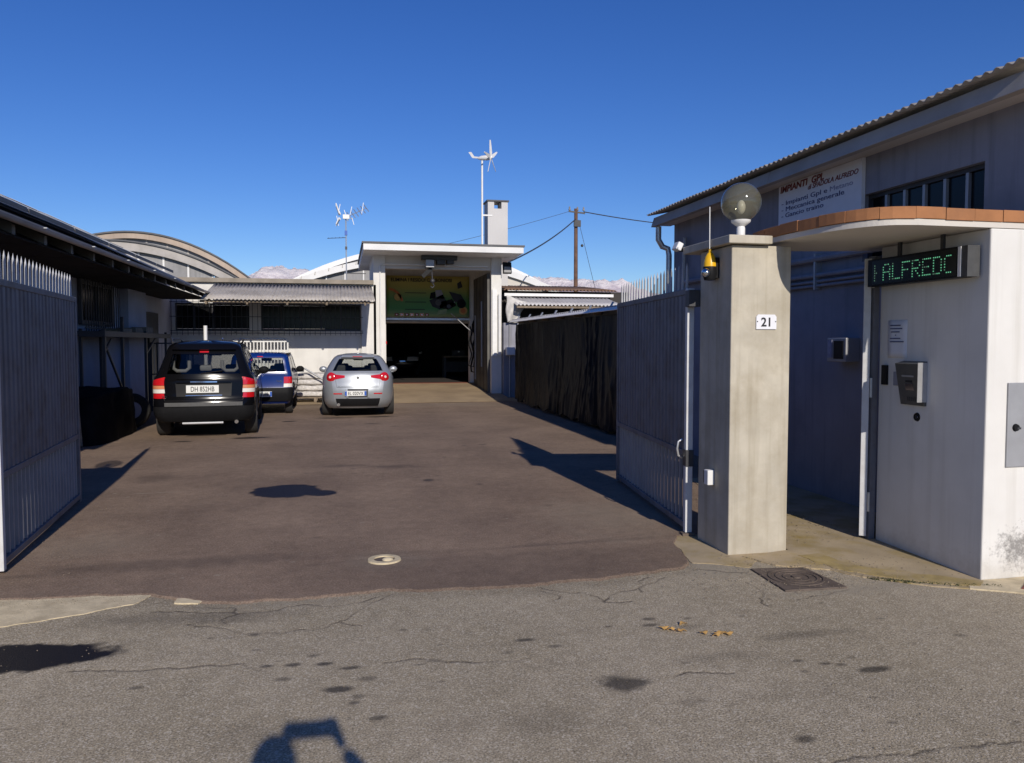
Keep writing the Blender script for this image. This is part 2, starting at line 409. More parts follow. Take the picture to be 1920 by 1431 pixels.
FACE_S = Matrix(((1,0,0),(0,0,-1),(0,1,0)))        # text that faces -Y: columns x->+X, y->+Z, z->-Y
FACE_W = Matrix(((0,0,-1),(-1,0,0),(0,1,0)))       # text that faces -X: x->-Y, y->+Z, z->-X
def text(s, size, m, parent, pos, rot, name='lettering', width=None, align='LEFT', shear=0.0, ext=0.0012, label=None, bold=0.0):
    cu = bpy.data.curves.new('txt', 'FONT'); cu.body = s; cu.size = size; cu.align_x = align; cu.extrude = ext; cu.shear = shear; cu.offset = bold
    cu.resolution_u = 3
    ob = bpy.data.objects.new('txt', cu); C.objects.link(ob)
    dg = bpy.context.evaluated_depsgraph_get()
    me = bpy.data.meshes.new_from_object(ob.evaluated_get(dg))
    vs = [v.co.copy() for v in me.vertices]; fs = [tuple(p.vertices) for p in me.polygons]
    bpy.data.objects.remove(ob); bpy.data.curves.remove(cu); bpy.data.meshes.remove(me)
    if width and vs:
        x0 = min(v.x for v in vs); x1 = max(v.x for v in vs); k = width/(x1-x0)
        for v in vs: v.x = (v.x-x0)*k if align == 'LEFT' else v.x*k
    pos = Vector(pos); b = B()
    b.add([pos + rot @ v for v in vs], fs)
    return b.build(name, m, parent, label=label)

def corr(b, o, u, v, lu, lv, wave=0.075, amp=0.018, per=6):
    """corrugated sheet from corner o, waves counted along u, ridges running along v"""
    o, u, v = Vector(o), Vector(u).normalized(), Vector(v).normalized(); n = u.cross(v)
    k = max(4, int(lu/wave*per))
    return b.grid(lambda i, j: o + u*(i*lu) + v*(j*lv) + n*(amp*math.cos(2*math.pi*i*lu/wave)), k, 3)

# ------------------------------------------------------------------ ground
def fbm(x, y, s=1.0, o=4):
    return noise.fractal(Vector((x*s, y*s, 0.37)), 1.0, 2.0, o)

def seg_dist(px, py, pts):
    d = np.full(px.shape, 1e9)
    for (x0, y0), (x1, y1) in zip(pts[:-1], pts[1:]):
        vx, vy = x1-x0, y1-y0; L = vx*vx+vy*vy
        t = np.clip(((px-x0)*vx+(py-y0)*vy)/L, 0, 1)
        d = np.minimum(d, np.hypot(px-(x0+t*vx), py-(y0+t*vy)))
    return d
def jag(pts, amp, n=4, seed=1):
    r = random.Random(seed); p = list(pts)
    for it in range(n):
        q = [p[0]]
        for a, b in zip(p[:-1], p[1:]):
            L = math.hypot(b[0]-a[0], b[1]-a[1])
            q.append(((a[0]+b[0])/2 + r.uniform(-1,1)*amp*L, (a[1]+b[1])/2 + r.uniform(-1,1)*amp*L)); q.append(b)
        p = q
    return p
def vnoise(x, y, s):
    """cheap vectorised value noise 0..1"""
    out = np.zeros_like(x); a = 0.5
    for k in range(4):
        X, Y = x*s, y*s; xi, yi = np.floor(X), np.floor(Y); fx, fy = X-xi, Y-yi
        fx = fx*fx*(3-2*fx); fy = fy*fy*(3-2*fy)
        h = lambda i, j: np.modf(np.abs(np.sin(i*127.1+j*311.7)*43758.5453))[0]
        out += a*((h(xi,yi)*(1-fx)+h(xi+1,yi)*fx)*(1-fy) + (h(xi,yi+1)*(1-fx)+h(xi+1,yi+1)*fx)*fy)
        a *= 0.5; s *= 2.03
    return out/0.9375
def blob(px, py, cx, cy, rx, ry, strength=1.0, rag=0.5, soft=0.25, rot=0.0, ns=9):
    dx, dy = px-cx, py-cy
    c, s = math.cos(rot), math.sin(rot)
    q = np.hypot((dx*c+dy*s)/rx, (-dx*s+dy*c)/ry) + (vnoise(px+cx*3, py+cy*5, ns)-0.5)*2*rag
    return strength*np.clip((1+soft-q)/(2*soft), 0, 1)

def sheet(name, m, X, Y, Z, dark, crack, pale):
    ny, nx = X.shape
    v = np.stack([X, Y, Z], -1).reshape(-1, 3)
    i = np.arange(ny*nx).reshape(ny, nx)
    f = np.stack([i[:-1,:-1], i[:-1,1:], i[1:,1:], i[1:,:-1]], -1).reshape(-1, 4)
    me = bpy.data.meshes.new(name)
    me.vertices.add(len(v)); me.vertices.foreach_set('co', v.astype(np.float32).ravel())
    me.loops.add(f.size); me.loops.foreach_set('vertex_index', f.astype(np.int32).ravel())
    me.polygons.add(len(f)); me.polygons.foreach_set('loop_start', np.arange(0, f.size, 4, dtype=np.int32))
    me.polygons.foreach_set('use_smooth', np.ones(len(f), bool))
    me.update(calc_edges=True)
    a = me.color_attributes.new('marks', 'FLOAT_COLOR', 'POINT')
    col = np.ones((len(v), 4), np.float32)
    col[:,0] = dark.ravel(); col[:,1] = crack.ravel(); col[:,2] = pale.ravel()
    a.data.foreach_set('color', col.ravel())
    me.materials.append(m)
    o = bpy.data.objects.new(name, me); C.objects.link(o)
    return struct(o)

# far ground, to the horizon
struct(B().add([(-9000,-2000,-0.03),(9000,-2000,-0.03),(9000,9000,-0.03),(-9000,9000,-0.03)], [(0,1,2,3)]).build('ground', M['field']))

# yard edge towards the road (ragged)
YE = [(-6,5.75),(-3,5.62),(-2.14,5.55),(-1.24,5.47),(-0.95,5.27),(-0.70,5.16),(-0.3,5.17),(0.3,5.22),(0.8,5.13),(1.25,5.11),(1.7,5.17),(2.2,5.24),(2.42,5.30),(2.52,5.42),(2.58,5.62),(2.64,5.95),(2.78,6.2),(6,6.25)]
def yard_edge(x):
    e = np.interp(x, [p[0] for p in YE], [p[1] for p in YE])
    return e + (vnoise(x, x*0+3.3, 4.0)-0.5)*0.09 + (vnoise(x, x*0+9.3, 22.0)-0.5)*0.045

# road, fine mesh where it is seen
xs = np.concatenate([np.linspace(-14,-3.2,40), np.arange(-3.18, 4.9, 0.0115), np.linspace(4.95,16,40)])
ys = np.concatenate([np.linspace(-8,2.3,40), np.arange(2.31, 6.4, 0.0115)])
X, Y = np.meshgrid(xs, ys)
dark = np.zeros_like(X); pale = np.zeros_like(X); crack = np.zeros_like(X)
for a in [(-1.9,4.51,0.66,0.22,1.0,0.22,0.06),                                     # wet dark patch at the left
          (1.32,3.56,0.11,0.085,0.75,0.75,0.3),(-0.04,3.78,0.07,0.035,0.75,0.3,0.3),
          (2.62,3.44,0.09,0.03,0.75,0.3,0.3),(1.87,2.88,0.045,0.03,0.7,0.4,0.4),(2.55,3.95,0.22,0.05,0.33,0.5,0.5),
          (-0.39,4.13,0.035,0.02,0.7,0.4,0.4),(-0.26,4.12,0.04,0.02,0.7,0.4,0.4),(-0.1,4.10,0.045,0.024,0.8,0.4,0.4),(0.03,4.02,0.05,0.02,0.7,0.4,0.4),
          (-0.3,3.95,0.04,0.025,0.55,0.4,0.4),(-0.16,4.22,0.03,0.02,0.5,0.4,0.4),(-0.5,4.6,0.03,0.02,0.6,0.4,0.4),(0.33,4.5,0.03,0.02,0.5,0.4,0.4),
          (0.45,4.02,0.05,0.025,0.35,0.4,0.5),(0.98,4.2,0.05,0.02,0.7,0.4,0.4),(1.12,4.08,0.04,0.02,0.55,0.4,0.4),(0.85,4.05,0.03,0.02,0.4,0.4,0.5),
          (0.04,3.62,0.03,0.018,0.6,0.4,0.4),(0.14,3.45,0.04,0.02,0.6,0.4,0.4),(0.06,3.68,0.03,0.02,0.4,0.4,0.4),(0.1,3.87,0.05,0.03,0.45,0.4,0.4),
          (1.75,4.27,0.05,0.025,0.6,0.4,0.4),(1.78,4.37,0.04,0.02,0.6,0.4,0.4),(1.95,4.2,0.06,0.035,0.3,0.4,0.5),(2.35,4.3,0.02,0.012,0.6,0.4,0.4),
          (2.3,3.62,0.03,0.016,0.6,0.4,0.4),(2.42,3.56,0.03,0.014,0.65,0.4,0.4),(2.49,3.53,0.03,0.014,0.65,0.4,0.4),(2.6,3.6,0.025,0.014,0.5,0.4,0.4),
          (1.72,3.72,0.03,0.014,0.45,0.4,0.4),(1.5,4.3,0.02,0.012,0.6,0.4,0.4),(-0.98,4.0,0.03,0.016,0.55,0.4,0.4),(3.4,3.75,0.04,0.02,0.4,0.5,0.5),
          (1.95,3.75,0.2,0.05,0.2,0.6,0.6),(0.85,3.25,0.16,0.09,0.18,0.5,0.6),(0.5,3.3,0.14,0.06,0.14,0.5,0.6),(-0.35,3.4,0.2,0.1,0.16,0.5,0.6),(1.1,2.75,0.2,0.1,0.15,0.5,0.6),
          (-0.7,4.95,0.35,0.1,0.35,0.6,0.6),(-1.2,5.0,0.3,0.1,0.3,0.6,0.6),(2.3,3.25,0.4,0.15,0.10,0.5,0.7),(1.55,3.3,0.1,0.03,0.25,0.5,0.5)]:
    dark = np.maximum(dark, blob(X, Y, a[0], a[1], a[2], a[3], a[4], a[5], a[6]))
r2 = random.Random(5)
for k in range(46):
    cx, cy = r2.uniform(-1.6,4.2), r2.uniform(2.4,5.0)
    dark = np.maximum(dark, blob(X, Y, cx, cy, r2.uniform(0.008,0.03), r2.uniform(0.006,0.016), r2.uniform(0.2,0.55), 0.5, 0.5))
dark = np.maximum(dark, 0.30*np.clip(1-np.abs(Y-yard_edge(X)+0.05)/0.16, 0, 1)*vnoise(X, Y, 6))
cracks = [[(-1.15,5.13),(-0.9,5.08),(-0.62,4.98),(-0.35,5.06),(0.0,5.02),(0.3,5.16)],[(-0.62,4.98),(-0.68,5.12),(-0.85,5.16)],
          [(0.3,5.16),(0.12,4.92),(-0.03,4.73),(-0.12,4.62),(-0.38,4.60),(-0.55,4.62),(-0.75,4.78),(-0.9,4.85)],[(-0.62,4.98),(-0.72,4.9),(-0.68,4.82)],[(-0.03,4.73),(0.1,4.63)],
          [(2.1,5.16),(1.95,4.95),(1.62,4.72)],[(2.2,5.13),(2.05,5.02),(1.93,4.86)],[(1.28,5.1),(1.4,4.98),(1.55,4.93),(1.62,4.72),(1.8,4.7)],[(1.28,5.02),(1.38,4.9),(1.3,4.8)],
          [(2.72,4.92),(2.72,4.74),(2.68,4.62),(2.60,4.44)],[(3.3,4.62),(3.1,4.55),(2.85,4.5)],
          [(1.65,2.60),(1.85,2.66),(2.1,2.71),(2.4,2.70),(2.75,2.67),(3.3,2.70),(4.2,2.66)],[(1.45,2.56),(1.65,2.60)],
          [(-1.35,4.28),(-0.9,4.22),(-0.55,4.2),(-0.42,4.08)],[(0.2,4.05),(0.6,3.98),(0.95,3.95)],[(2.85,5.12),(2.5,5.28)],[(1.9,3.55),(1.6,3.58)]]
wv = vnoise(X, Y, 30)
for k, cpts in enumerate(cracks):
    d = seg_dist(X, Y, jag(cpts, 0.16, 3, k+3))
    wd = 0.003 + 0.006*wv
    crack = np.maximum(crack, np.clip((wd*1.6-d)/wd, 0, 1)*(0.55 + 0.45*vnoise(X, Y, 5)))
pale = np.maximum(pale, blob(X, Y, 3.35, 4.62, 0.5, 0.08, 0.6, 0.6, 0.5)); pale = np.maximum(pale, blob(X, Y, 2.75, 5.3, 0.3, 0.25, 0.75, 0.5, 0.4))
pale = np.maximum(pale, blob(X, Y, -0.4, 5.12, 0.5, 0.06, 0.4, 0.6, 0.5))
crack *= np.clip((vnoise(X+7, Y, 7)-0.36)*6, 0.45, 1)
Z = 0.0 - 0.004*np.clip(crack, 0, 1) + 0.006*(vnoise(X, Y, 1.3)-0.5)
sheet('road', M['road'], X, Y, Z, dark, crack, pale)

# yard, brown asphalt up to the concrete apron
xs = np.concatenate([np.arange(-5.2,-3,0.06), np.arange(-3,3.4,0.02), np.arange(3.4,5.4,0.05)])
tv = np.linspace(0,1,420)**1.75
X, T = np.meshgrid(xs, tv)
E0 = yard_edge(X)
Y = E0 + (21.55-E0)*T
dark = np.zeros_like(X); crack = np.zeros_like(X); pale = np.zeros_like(X)
for a in [(-0.62,9.02,0.36,0.40,1.0,0.22,0.04),(-0.25,8.80,0.18,0.17,1.0,0.25,0.05),
          (1.0,9.35,0.07,0.09,0.7,0.35,0.3),(1.55,8.95,0.04,0.05,0.6,0.35,0.3),(0.0,10.7,0.3,0.12,0.35,0.6,0.5),(0.65,10.5,0.3,0.14,0.4,0.6,0.5),
          (-2.6,13.9,0.16,0.07,0.85,0.3,0.25),(-1.55,14.2,0.3,0.12,0.85,0.3,0.25),(-0.2,17.6,0.4,0.12,0.8,0.4,0.3),(0.8,17.7,0.35,0.12,0.8,0.4,0.3),(0.6,16.2,0.14,0.08,0.7,0.4,0.3),
          (1.0,15.6,0.09,0.05,0.7,0.4,0.3),(-1.1,17.0,0.14,0.1,0.8,0.4,0.3),(2.2,12.5,0.06,0.05,0.6,0.4,0.3),(-1.3,6.2,0.8,0.14,0.33,0.5,0.5),(-0.9,9.5,0.5,0.4,0.18,0.6,0.7),(1.9,12.4,0.05,0.05,0.5,0.4,0.3),(-2.2,10.2,0.2,0.3,0.3,0.5,0.6)]:
    dark = np.maximum(dark, blob(X, Y, a[0], a[1], a[2], a[3], a[4], a[5], a[6]))
for k in range(40):
    cx, cy = r2.uniform(-2.5,3.6), r2.uniform(6,20)
    dark = np.maximum(dark, blob(X, Y, cx, cy, r2.uniform(0.02,0.05), r2.uniform(0.02,0.06), r2.uniform(0.2,0.5), 0.5, 0.5))
for x0 in (-1.5,-0.2,0.9,2.2):                                                 # faint wheel tracks
    dark = np.maximum(dark, 0.13*np.exp(-((X-x0-0.25*np.sin(Y*0.3))/0.22)**2)*vnoise(X, Y*0.25, 2.5))
dark = np.maximum(dark, 0.28*np.exp(-((Y-6.12-0.02*X)/0.05)**2)*vnoise(X, Y, 2)*1.4)
dark = np.maximum(dark, 0.22*np.clip((6.1-Y)/0.2, 0, 1)*np.clip((X+0.6)/1.0, 0, 1))
ln = jag([(-0.3,5.92),(0.0,5.98),(0.55,6.05),(1.3,6.12),(2.0,6.2),(2.62,6.32)], 0.03, 3, 9)
crack = np.maximum(crack, 0.22*np.clip((0.02-seg_dist(X, Y, ln))/0.012, 0, 1))
pale = np.maximum(pale, blob(X, Y, -2.0, 9.2, 0.28, 0.015, 0.6, 0.3, 0.4)); pale = np.maximum(pale, blob(X, Y, 0.3, 5.96, 0.24, 0.22, 0.25, 0.5, 0.5))
pale = np.maximum(pale, blob(X, Y, 2.5, 7.0, 0.5, 0.7, 0.28, 0.7, 0.7)); pale = np.maximum(pale, blob(X, Y, -2.0, 6.9, 0.35, 0.35, 0.22, 0.7, 0.7))
pale = np.maximum(pale, blob(X, Y, 0.6, 20.8, 3.5, 0.6, 0.25, 0.8, 0.7, ns=1.2))
for k in range(60):
    cx, cy = r2.uniform(-2.5,3.2), r2.uniform(5.4,12)
    pale = np.maximum(pale, blob(X, Y, cx, cy, 0.014, 0.014, r2.uniform(0.3,0.9), 0.5, 0.4))
Z = 0.012 + 0.012*(vnoise(X, Y, 0.8)-0.5)
Z -= 0.012*np.clip(1-(Y-E0)/0.03, 0, 1)
sheet('yard', M['yard'], X, Y, Z, dark, crack, pale)

# concrete pieces of ground
def slab_poly(name, pts, z0, z1, m, seed, amp=0.05, n=3):
    loop = jag(list(pts)+[pts[0]], amp, n, seed)[:-1]
    return struct(B().prism(loop, lambda a, b, d: (a, b, d), z0, z1).build(name, m))
slab_poly('concrete_strip', [(-4,5.62),(-2.14,5.56),(-1.22,5.50),(-1.3,5.30),(-1.55,5.17),(-1.96,5.03),(-3,4.95),(-4,4.95)], -0.02, 0.0035, M['patch'], 3, 0.06, 5)
slab_poly('concrete_patch', [(-1.06,5.40),(-0.86,5.31),(-0.9,5.22),(-1.05,5.26)], -0.02, 0.008, M['patch'], 4, 0.07, 5)
slab_poly('concrete_corner', [(2.58,5.62),(2.55,5.42),(2.9,5.22),(3.1,5.42),(3.45,5.5),(3.45,6.4),(2.72,6.4)], -0.02, 0.0055, M['threshold'], 5, 0.06, 5)
tb = B()
tl = jag([(3.0,5.48),(3.12,5.22),(3.45,5.04),(3.62,4.78),(3.9,4.55),(4.16,4.42)], 0.06, 5, 8) + [(4.34,4.56),(4.34,5.72),(5.02,5.72),(5.02,8.8),(4.1,8.8),(3.6,6.6),(3.44,6.12),(3.44,5.57)]
tb.prism(tl, lambda a, b, d: (a, b, (d if d < 0 else d + 0.012*max(0, min(1,(b-4.6)/1.2)))), -0.02, 0.0065)
struct(tb.build('threshold_path', M['threshold']))
tl2 = jag([(3.42,5.40),(3.5,5.02),(3.7,4.80),(3.95,4.58),(4.2,4.47),(4.32,4.575),(4.1,4.74),(3.9,4.86),(3.7,5.06),(3.6,5.42)], 0.08, 5, 21)
struct(B().prism(tl2, lambda a, b, d: (a, b, d if d < 0 else d + 0.012*max(0, min(1,(b-4.6)/1.2))), 0.0, 0.010).build('lichen_band', M['lichen']))
slab_poly('pavement', [(4.1,4.45),(4.35,4.3),(4.75,4.05),(8,3.8),(8,4.58),(4.2,4.58)], -0.02, 0.009, M['patch'], 12, 0.05, 5)
slab_poly('red_paving', [(4.42,4.36),(4.8,4.15),(8,3.9),(8,4.5),(4.6,4.5)], -0.02, 0.014, M['redtile'], 13, 0.02)
ab = B(); ab.add([(-5,21.5,0.018),(5.4,21.5,0.018),(5.4,27,0.018),(-5,27,0.018)], [(0,1,2,3)])
struct(ab.build('concrete_apron', M['apron']))
rb = B(); rb.prism([(21.6,0.0),(21.6,0.022),(23.0,0.10),(26.3,0.30),(26.3,0.0)], lambda a, b, d: (d, a, b), 0.95, 4.72)
struct(rb.build('ramp', M['apron']))
struct(B().box(1.2,4.6,26.3,26.75,0.0,0.312).build('red_threshold', M['red_floor']))

# mountains far behind, snow and rock, haze and pink sunlight put into the colours
tm = NT('hazy_snowy_rock')
pos = tm.n('ShaderNodeNewGeometry')
nz = tm.n('ShaderNodeSeparateXYZ'); tm.l(pos.outputs['Position'], nz.inputs[0])
nf = tm.noise(pos.outputs['Position'], 0.022, 8, 0.7)
hz = tm.n('ShaderNodeMapRange'); hz.inputs['From Min'].default_value = 170; hz.inputs['From Max'].default_value = 300
tm.l(nz.outputs[2], hz.inputs['Value'])
ad = tm.n('ShaderNodeMath', operation='ADD'); tm.l(nf, ad.inputs[0]); tm.l(hz.outputs[0], ad.inputs[1])
tm.l(tm.ramp(ad.outputs[0], [(0.62, (0.50, 0.42, 0.46)), (0.95, (0.80, 0.74, 0.73))]), tm.bsdf.inputs['Base Color'])  # pale pinkish tones include haze and sunlight, no air is built
tm.bsdf.inputs['Roughness'].default_value = 0.95
tm.bump(nf, 0.8, 22)
def ridge(pts, Y0, depth, seed):
    xs_, zs_ = [p[0] for p in pts], [p[1] for p in pts]
    def f(i, j):
        x = xs_[0] + (xs_[-1]-xs_[0])*i
        z = float(np.interp(x, xs_, zs_)); k = math.sin(math.pi*min(1, j*0.5+0.0))
        h = z*math.sin(math.pi/2*j)
        h += 34*noise.fractal(Vector((x*0.010+seed, j*5, 0)), 1.0, 2.1, 6)*j + 7*noise.fractal(Vector((x*0.06+seed, j*16, 3)), 1.0, 2.1, 4)*j
        return (x, Y0 + depth*j, h-3*(1-j))
    b = B().grid(f, 260, 26)
    return struct(b.build('mountain', tm.m, smooth=True))
ridge([(-900,120),(-600,180),(-420,222),(-317,235),(-262,262),(-206,276),(-160,268),(-112,262),(-20,262),(100,240),(300,150)], 2300, 700, 1.0)
ridge([(380,150),(560,225),(660,248),(733,252),(800,254),(850,243),(890,233),(940,240),(994,243),(1040,240),(1080,225),(1150,205),(1400,150),(1800,90)], 2350, 650, 4.3)

# ------------------------------------------------------------------ helpers for roofs and glazing
def sheets(parent, name, m, o, u, v, total, lv, width, wave, amp, lap=0.05, rise=0.004, per=6):
    """overlapping corrugated sheets laid side by side along u, each its own part"""
    n = max(1, round(total/width)); w = total/n; o = Vector(o); uu = Vector(u).normalized()
    nn = uu.cross(Vector(v).normalized())
    k = max(1, round(w/wave)); wv = w/k
    base = None
    for i in range(n):
        if base is None:
            b = B(); corr(b, o, u, v, w+lap*0.4, lv, wv, amp, per)
            base = b.build(name, m, parent, smooth=True, thick=0.006)
        else:
            dup(base, uu*(w*i) + nn*(rise*(i % 2)), parent)

def arch_roof(parent, name, up, lo, y0, y1, m, nose=None):
    pts = up + lo[::-1]
    b = B().prism(pts, lambda a, z, d: (a, d, z), y0, y1)
    return b.build(name, m, parent)

def para(cx, zp, k, x0, x1, n=26):
    return [(x0+(x1-x0)*i/n, zp-k*(x0+(x1-x0)*i/n-cx)**2) for i in range(n+1)]
def pval(pts, x):
    return float(np.interp(x, [p[0] for p in pts], [p[1] for p in pts]))
def glazing_band(parent, lo, y, zb, x0, x1, step, pm, mm, mw=0.09):
    """panes between a roof arch and a base height, with a mullion at every joint"""
    x = x0
    while x < x1-0.05:
        xe = min(x+step, x1); q = []
        top = [(x+0.02+(xe-x-0.04)*i/4, pval(lo, x+0.02+(xe-x-0.04)*i/4)+0.02) for i in range(5)]
        za, ze = (zb(x), zb(xe)) if callable(zb) else (zb, zb)
        if min(t[1] for t in top) > max(za, ze) - 0.3:
            pts = [(x+0.02, za), (xe-0.02, ze)] + top[::-1]
            B().prism(pts, lambda a, z, d: (a, d, z), y+rnd.uniform(-0.01,0.01), y+0.05).build('pane', pm, parent)
            B().box(xe-mw/2, xe+mw/2, y-0.05, y-0.012, min(za,ze), pval(lo, xe)+0.01).build('mullion', mm, parent)
        x = xe

# ------------------------------------------------------------------ left warehouse
lw = thing('warehouse', 'long low warehouse on the left with dark eaves and solar panels', 'warehouse', (-4.6, 7.5, 0))
wb = B(); wb.box(-4.8,-4.6, 7.5, 23.4, 0, 3.46); wb.prism([(-9.5,0),(-4.8,0),(-4.8,3.55),(-9.5,5.7)], lambda a, z, d: (a, d, z), 7.5, 7.7)
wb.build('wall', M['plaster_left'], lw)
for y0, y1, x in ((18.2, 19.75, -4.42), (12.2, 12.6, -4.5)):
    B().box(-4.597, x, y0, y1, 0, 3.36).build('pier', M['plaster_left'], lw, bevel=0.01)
# barred window in the shade
fr = B()
for a in ((15.45,15.53,1.98,2.80),(17.42,17.50,1.98,2.80),(15.53,17.42,1.98,2.06),(15.53,17.42,2.72,2.80),(16.44,16.50,2.06,2.72)):
    fr.box(-4.59,-4.53, a[0], a[1], a[2], a[3])
win = fr.build('window', M['metal_dark'], lw)
for a in ((15.53,16.44),(16.50,17.42)): B().box(-4.585,-4.57, a[0], a[1], 2.06, 2.72).build('pane', M['glass_dark'], win)
for k in range(15):
    B().beam((-4.45,15.42+0.15*k,1.86),(-4.45,15.42+0.15*k,2.84),0.016,0.016).build('bar', M['metal_dark'], win)
B().beam((-4.45,15.35,1.92),(-4.45,17.6,1.92),0.02,0.03).build('rail', M['metal_dark'], win)
# recess and dark door beyond the pier
B().box(-4.597,-4.57, 20.3, 21.7, 0.05, 2.4).build('door', M['metal_dark'], lw)
# roof: soffit boards, fascia, gutter, corrugated cover, solar panels
s25 = math.tan(R(25))
zr = lambda x: 3.0 + (-3.37-x)*s25
B().prism([(-3.40,2.93),(-9.5,2.93+6.1*s25),(-9.5,2.99+6.1*s25),(-3.40,2.99)], lambda a, z, d: (a, d, z), 7.2, 22.4).build('roof', M['lead'], lw)
for k in range(16):
    y = 7.6+0.95*k
    B().prism([(-3.45,2.82),(-4.58,2.82+1.13*s25),(-4.58,2.928+1.13*s25),(-3.45,2.928)], lambda a, z, d: (a, d, z), y, y+0.09).build('rafter', M['door_dark'], lw)
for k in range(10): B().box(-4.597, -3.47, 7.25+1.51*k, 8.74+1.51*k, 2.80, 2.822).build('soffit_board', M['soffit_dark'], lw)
gp = [(-3.40+0.045*math.cos(a), 2.965+0.05*math.sin(a)) for a in [math.pi+math.pi*i/8 for i in range(9)]]
gp2 = [(-3.40+0.040*math.cos(a), 2.965+0.045*math.sin(a)) for a in [2*math.pi-math.pi*i/8 for i in range(9)]]
gx = -3.33
gb = B().prism([(x+0.09-0.04, z) for x, z in gp+gp2], lambda a, z, d: (a, d, z), 7.2, 22.4)
gut = gb.build('gutter', M['fascia'], lw, smooth=True)
for k in range(8):
    B().box(-3.43,-3.27, 8.2+1.8*k, 8.24+1.8*k, 2.955, 2.965).build('bracket', M['galv'], gut)
for k in range(7):
    y = 7.4+1.72*k
    for r in range(2):
        x0 = -3.75-1.05*r; x1 = x0-1.0
        dz = 0.10 if r == 0 else 0.10
        pn = B().prism([(x0, zr(x0)+dz-0.02),(x1, zr(x1)+dz-0.02),(x1, zr(x1)+dz+0.02),(x0, zr(x0)+dz+0.02)], lambda a, z, d: (a, d, z), y, y+1.66).build('solar_panel', M['solar'], lw)
        B().prism([(x0+0.012, zr(x0)+dz-0.03),(x0+0.001, zr(x0)+dz-0.03),(x0+0.001, zr(x0)+dz+0.026),(x0+0.012, zr(x0)+dz+0.026)], lambda a, z, d: (a, d, z), y, y+1.66).build('frame', M['lead'], pn)
        for yy in (y+0.01, y+1.63):
            B().prism([(x0, zr(x0)+dz+0.021),(x1, zr(x1)+dz+0.021),(x1, zr(x1)+dz+0.027),(x0, zr(x0)+dz+0.027)], lambda a, z, d: (a, d, z), yy, yy+0.02).build('rail', M['metal_grey'], pn)

# ------------------------------------------------------------------ rear workshop wall with corrugated awning and long barred window
rw = thing('rear_workshop', 'white rear workshop with corrugated awning over a long barred window', 'workshop', (-2, 23.4, 0))
hole = (-4.5, 0.55, 2.00, 2.76)
b = B()
b.box(-5.2, 1.0, 23.4, 23.65, 0, hole[2]); b.box(-5.2, 1.0, 23.4, 23.65, hole[3], 3.335)
b.box(-5.2, hole[0], 23.4, 23.65, hole[2], hole[3]); b.box(-2.53,-2.22, 23.4, 23.65, hole[2], hole[3]); b.box(hole[1], 1.0, 23.4, 23.65, hole[2], hole[3])
b.build('wall', M['plaster'], rw)
B().box(-5.2, 0.93, 23.28, 24.1, 3.336, 3.46).build('parapet', M['parapet'], rw, bevel=0.01)
B().box(-5.2, 0.93, 24.12, 33, 3.2, 3.34).build('roof', M['fibre'], rw)
for x0, x1, n in ((-4.5,-2.53,4),(-2.22,0.55,5)):
    w = (x1-x0)/n
    f = B()
    f.box(x0, x1, 23.50, 23.56, 2.0, 2.05); f.box(x0, x1, 23.50, 23.56, 2.71, 2.76)
    for k in range(n+1): f.box(max(x0, x0+w*k-0.025), min(x1, x0+w*k+0.025), 23.497, 23.563, 2.052, 2.708)
    wn_ = f.build('window', M['metal_dark'], rw)
    for k in range(n): B().box(x0+w*k+0.026, x0+w*(k+1)-0.026, 23.52, 23.53, 2.053, 2.707).build('pane', M['glass_dark'], wn_)
gb = B()
for k in range(38): gb.beam((-4.7+0.142*k, 23.22, 1.86), (-4.7+0.142*k, 23.22, 2.84), 0.012, 0.012)
for z in (1.92, 1.99, 2.38, 2.78): gb.beam((-4.75, 23.22, z), (0.62, 23.22, z), 0.014, 0.016)
for x in (-4.7,-2.9,-1.0,0.6):
    gb.beam((x,23.22,1.95),(x,23.4,1.95),0.02,0.02); gb.beam((x,23.22,2.75),(x,23.4,2.75),0.02,0.02)
gb.build('window_grille', M['metal_dark'], rw, kind='stuff')
B().box(0.58, 0.72, 23.3, 23.4, 0.9, 2.72).build('pilaster', M['plaster'], rw)
v = Vector((0, -2.48, -0.56))
sheets(rw, 'awning_sheet', M['fibre'], (-3.45, 23.36, 3.30), (1,0,0), v, 4.30, v.length, 0.86, 0.095, 0.015)
for k in range(5):
    x = -3.3+0.98*k
    B().beam((x,23.4,3.2),(x,20.98,2.655),0.05,0.07).build('awning_rafter', M['wood'], rw)
for y in (21.0, 22.2): B().beam((-3.45,y,2.72+(y-20.9)*0.226-0.045),(0.85,y,2.72+(y-20.9)*0.226-0.045),0.05,0.05).build('awning_purlin', M['wood'], rw)

# ------------------------------------------------------------------ garage portal
gp_ = thing('garage_portal', 'white garage portal with flat roof slab and open doorway at the yard end', 'garage', (2.8, 23.4, 0))
b = B(); b.box(0.93,1.27,23.4,26.3,0.0,4.20); b.box(0.93,1.44,26.3,26.6,0.0,4.2)
b.build('wall', M['plaster'], gp_, label='left side wall of the portal')
b = B(); b.box(4.42,4.73,23.4,25.9,0.0,4.20); b.box(4.22,4.73,26.3,26.6,0.0,4.2); b.box(4.42,4.73,25.9,26.3,0,4.2)
b.build('wall', M['plaster'], gp_, label='right side wall of the portal')
B().box(1.27,4.42,23.45,23.7,3.82,4.20).build('lintel', M['soffit'], gp_)
B().box(1.44,4.22,26.32,26.58,2.50,4.2).build('rear_lintel', M['plaster'], gp_)
B().prism([(22.3,4.22),(22.3,4.40),(28.5,4.40),(28.5,4.20),(23.4,4.20)], lambda a, z, d: (d, a, z), 0.62, 5.16).build('roof_slab', M['roofwhite'], gp_, bevel=0.008)
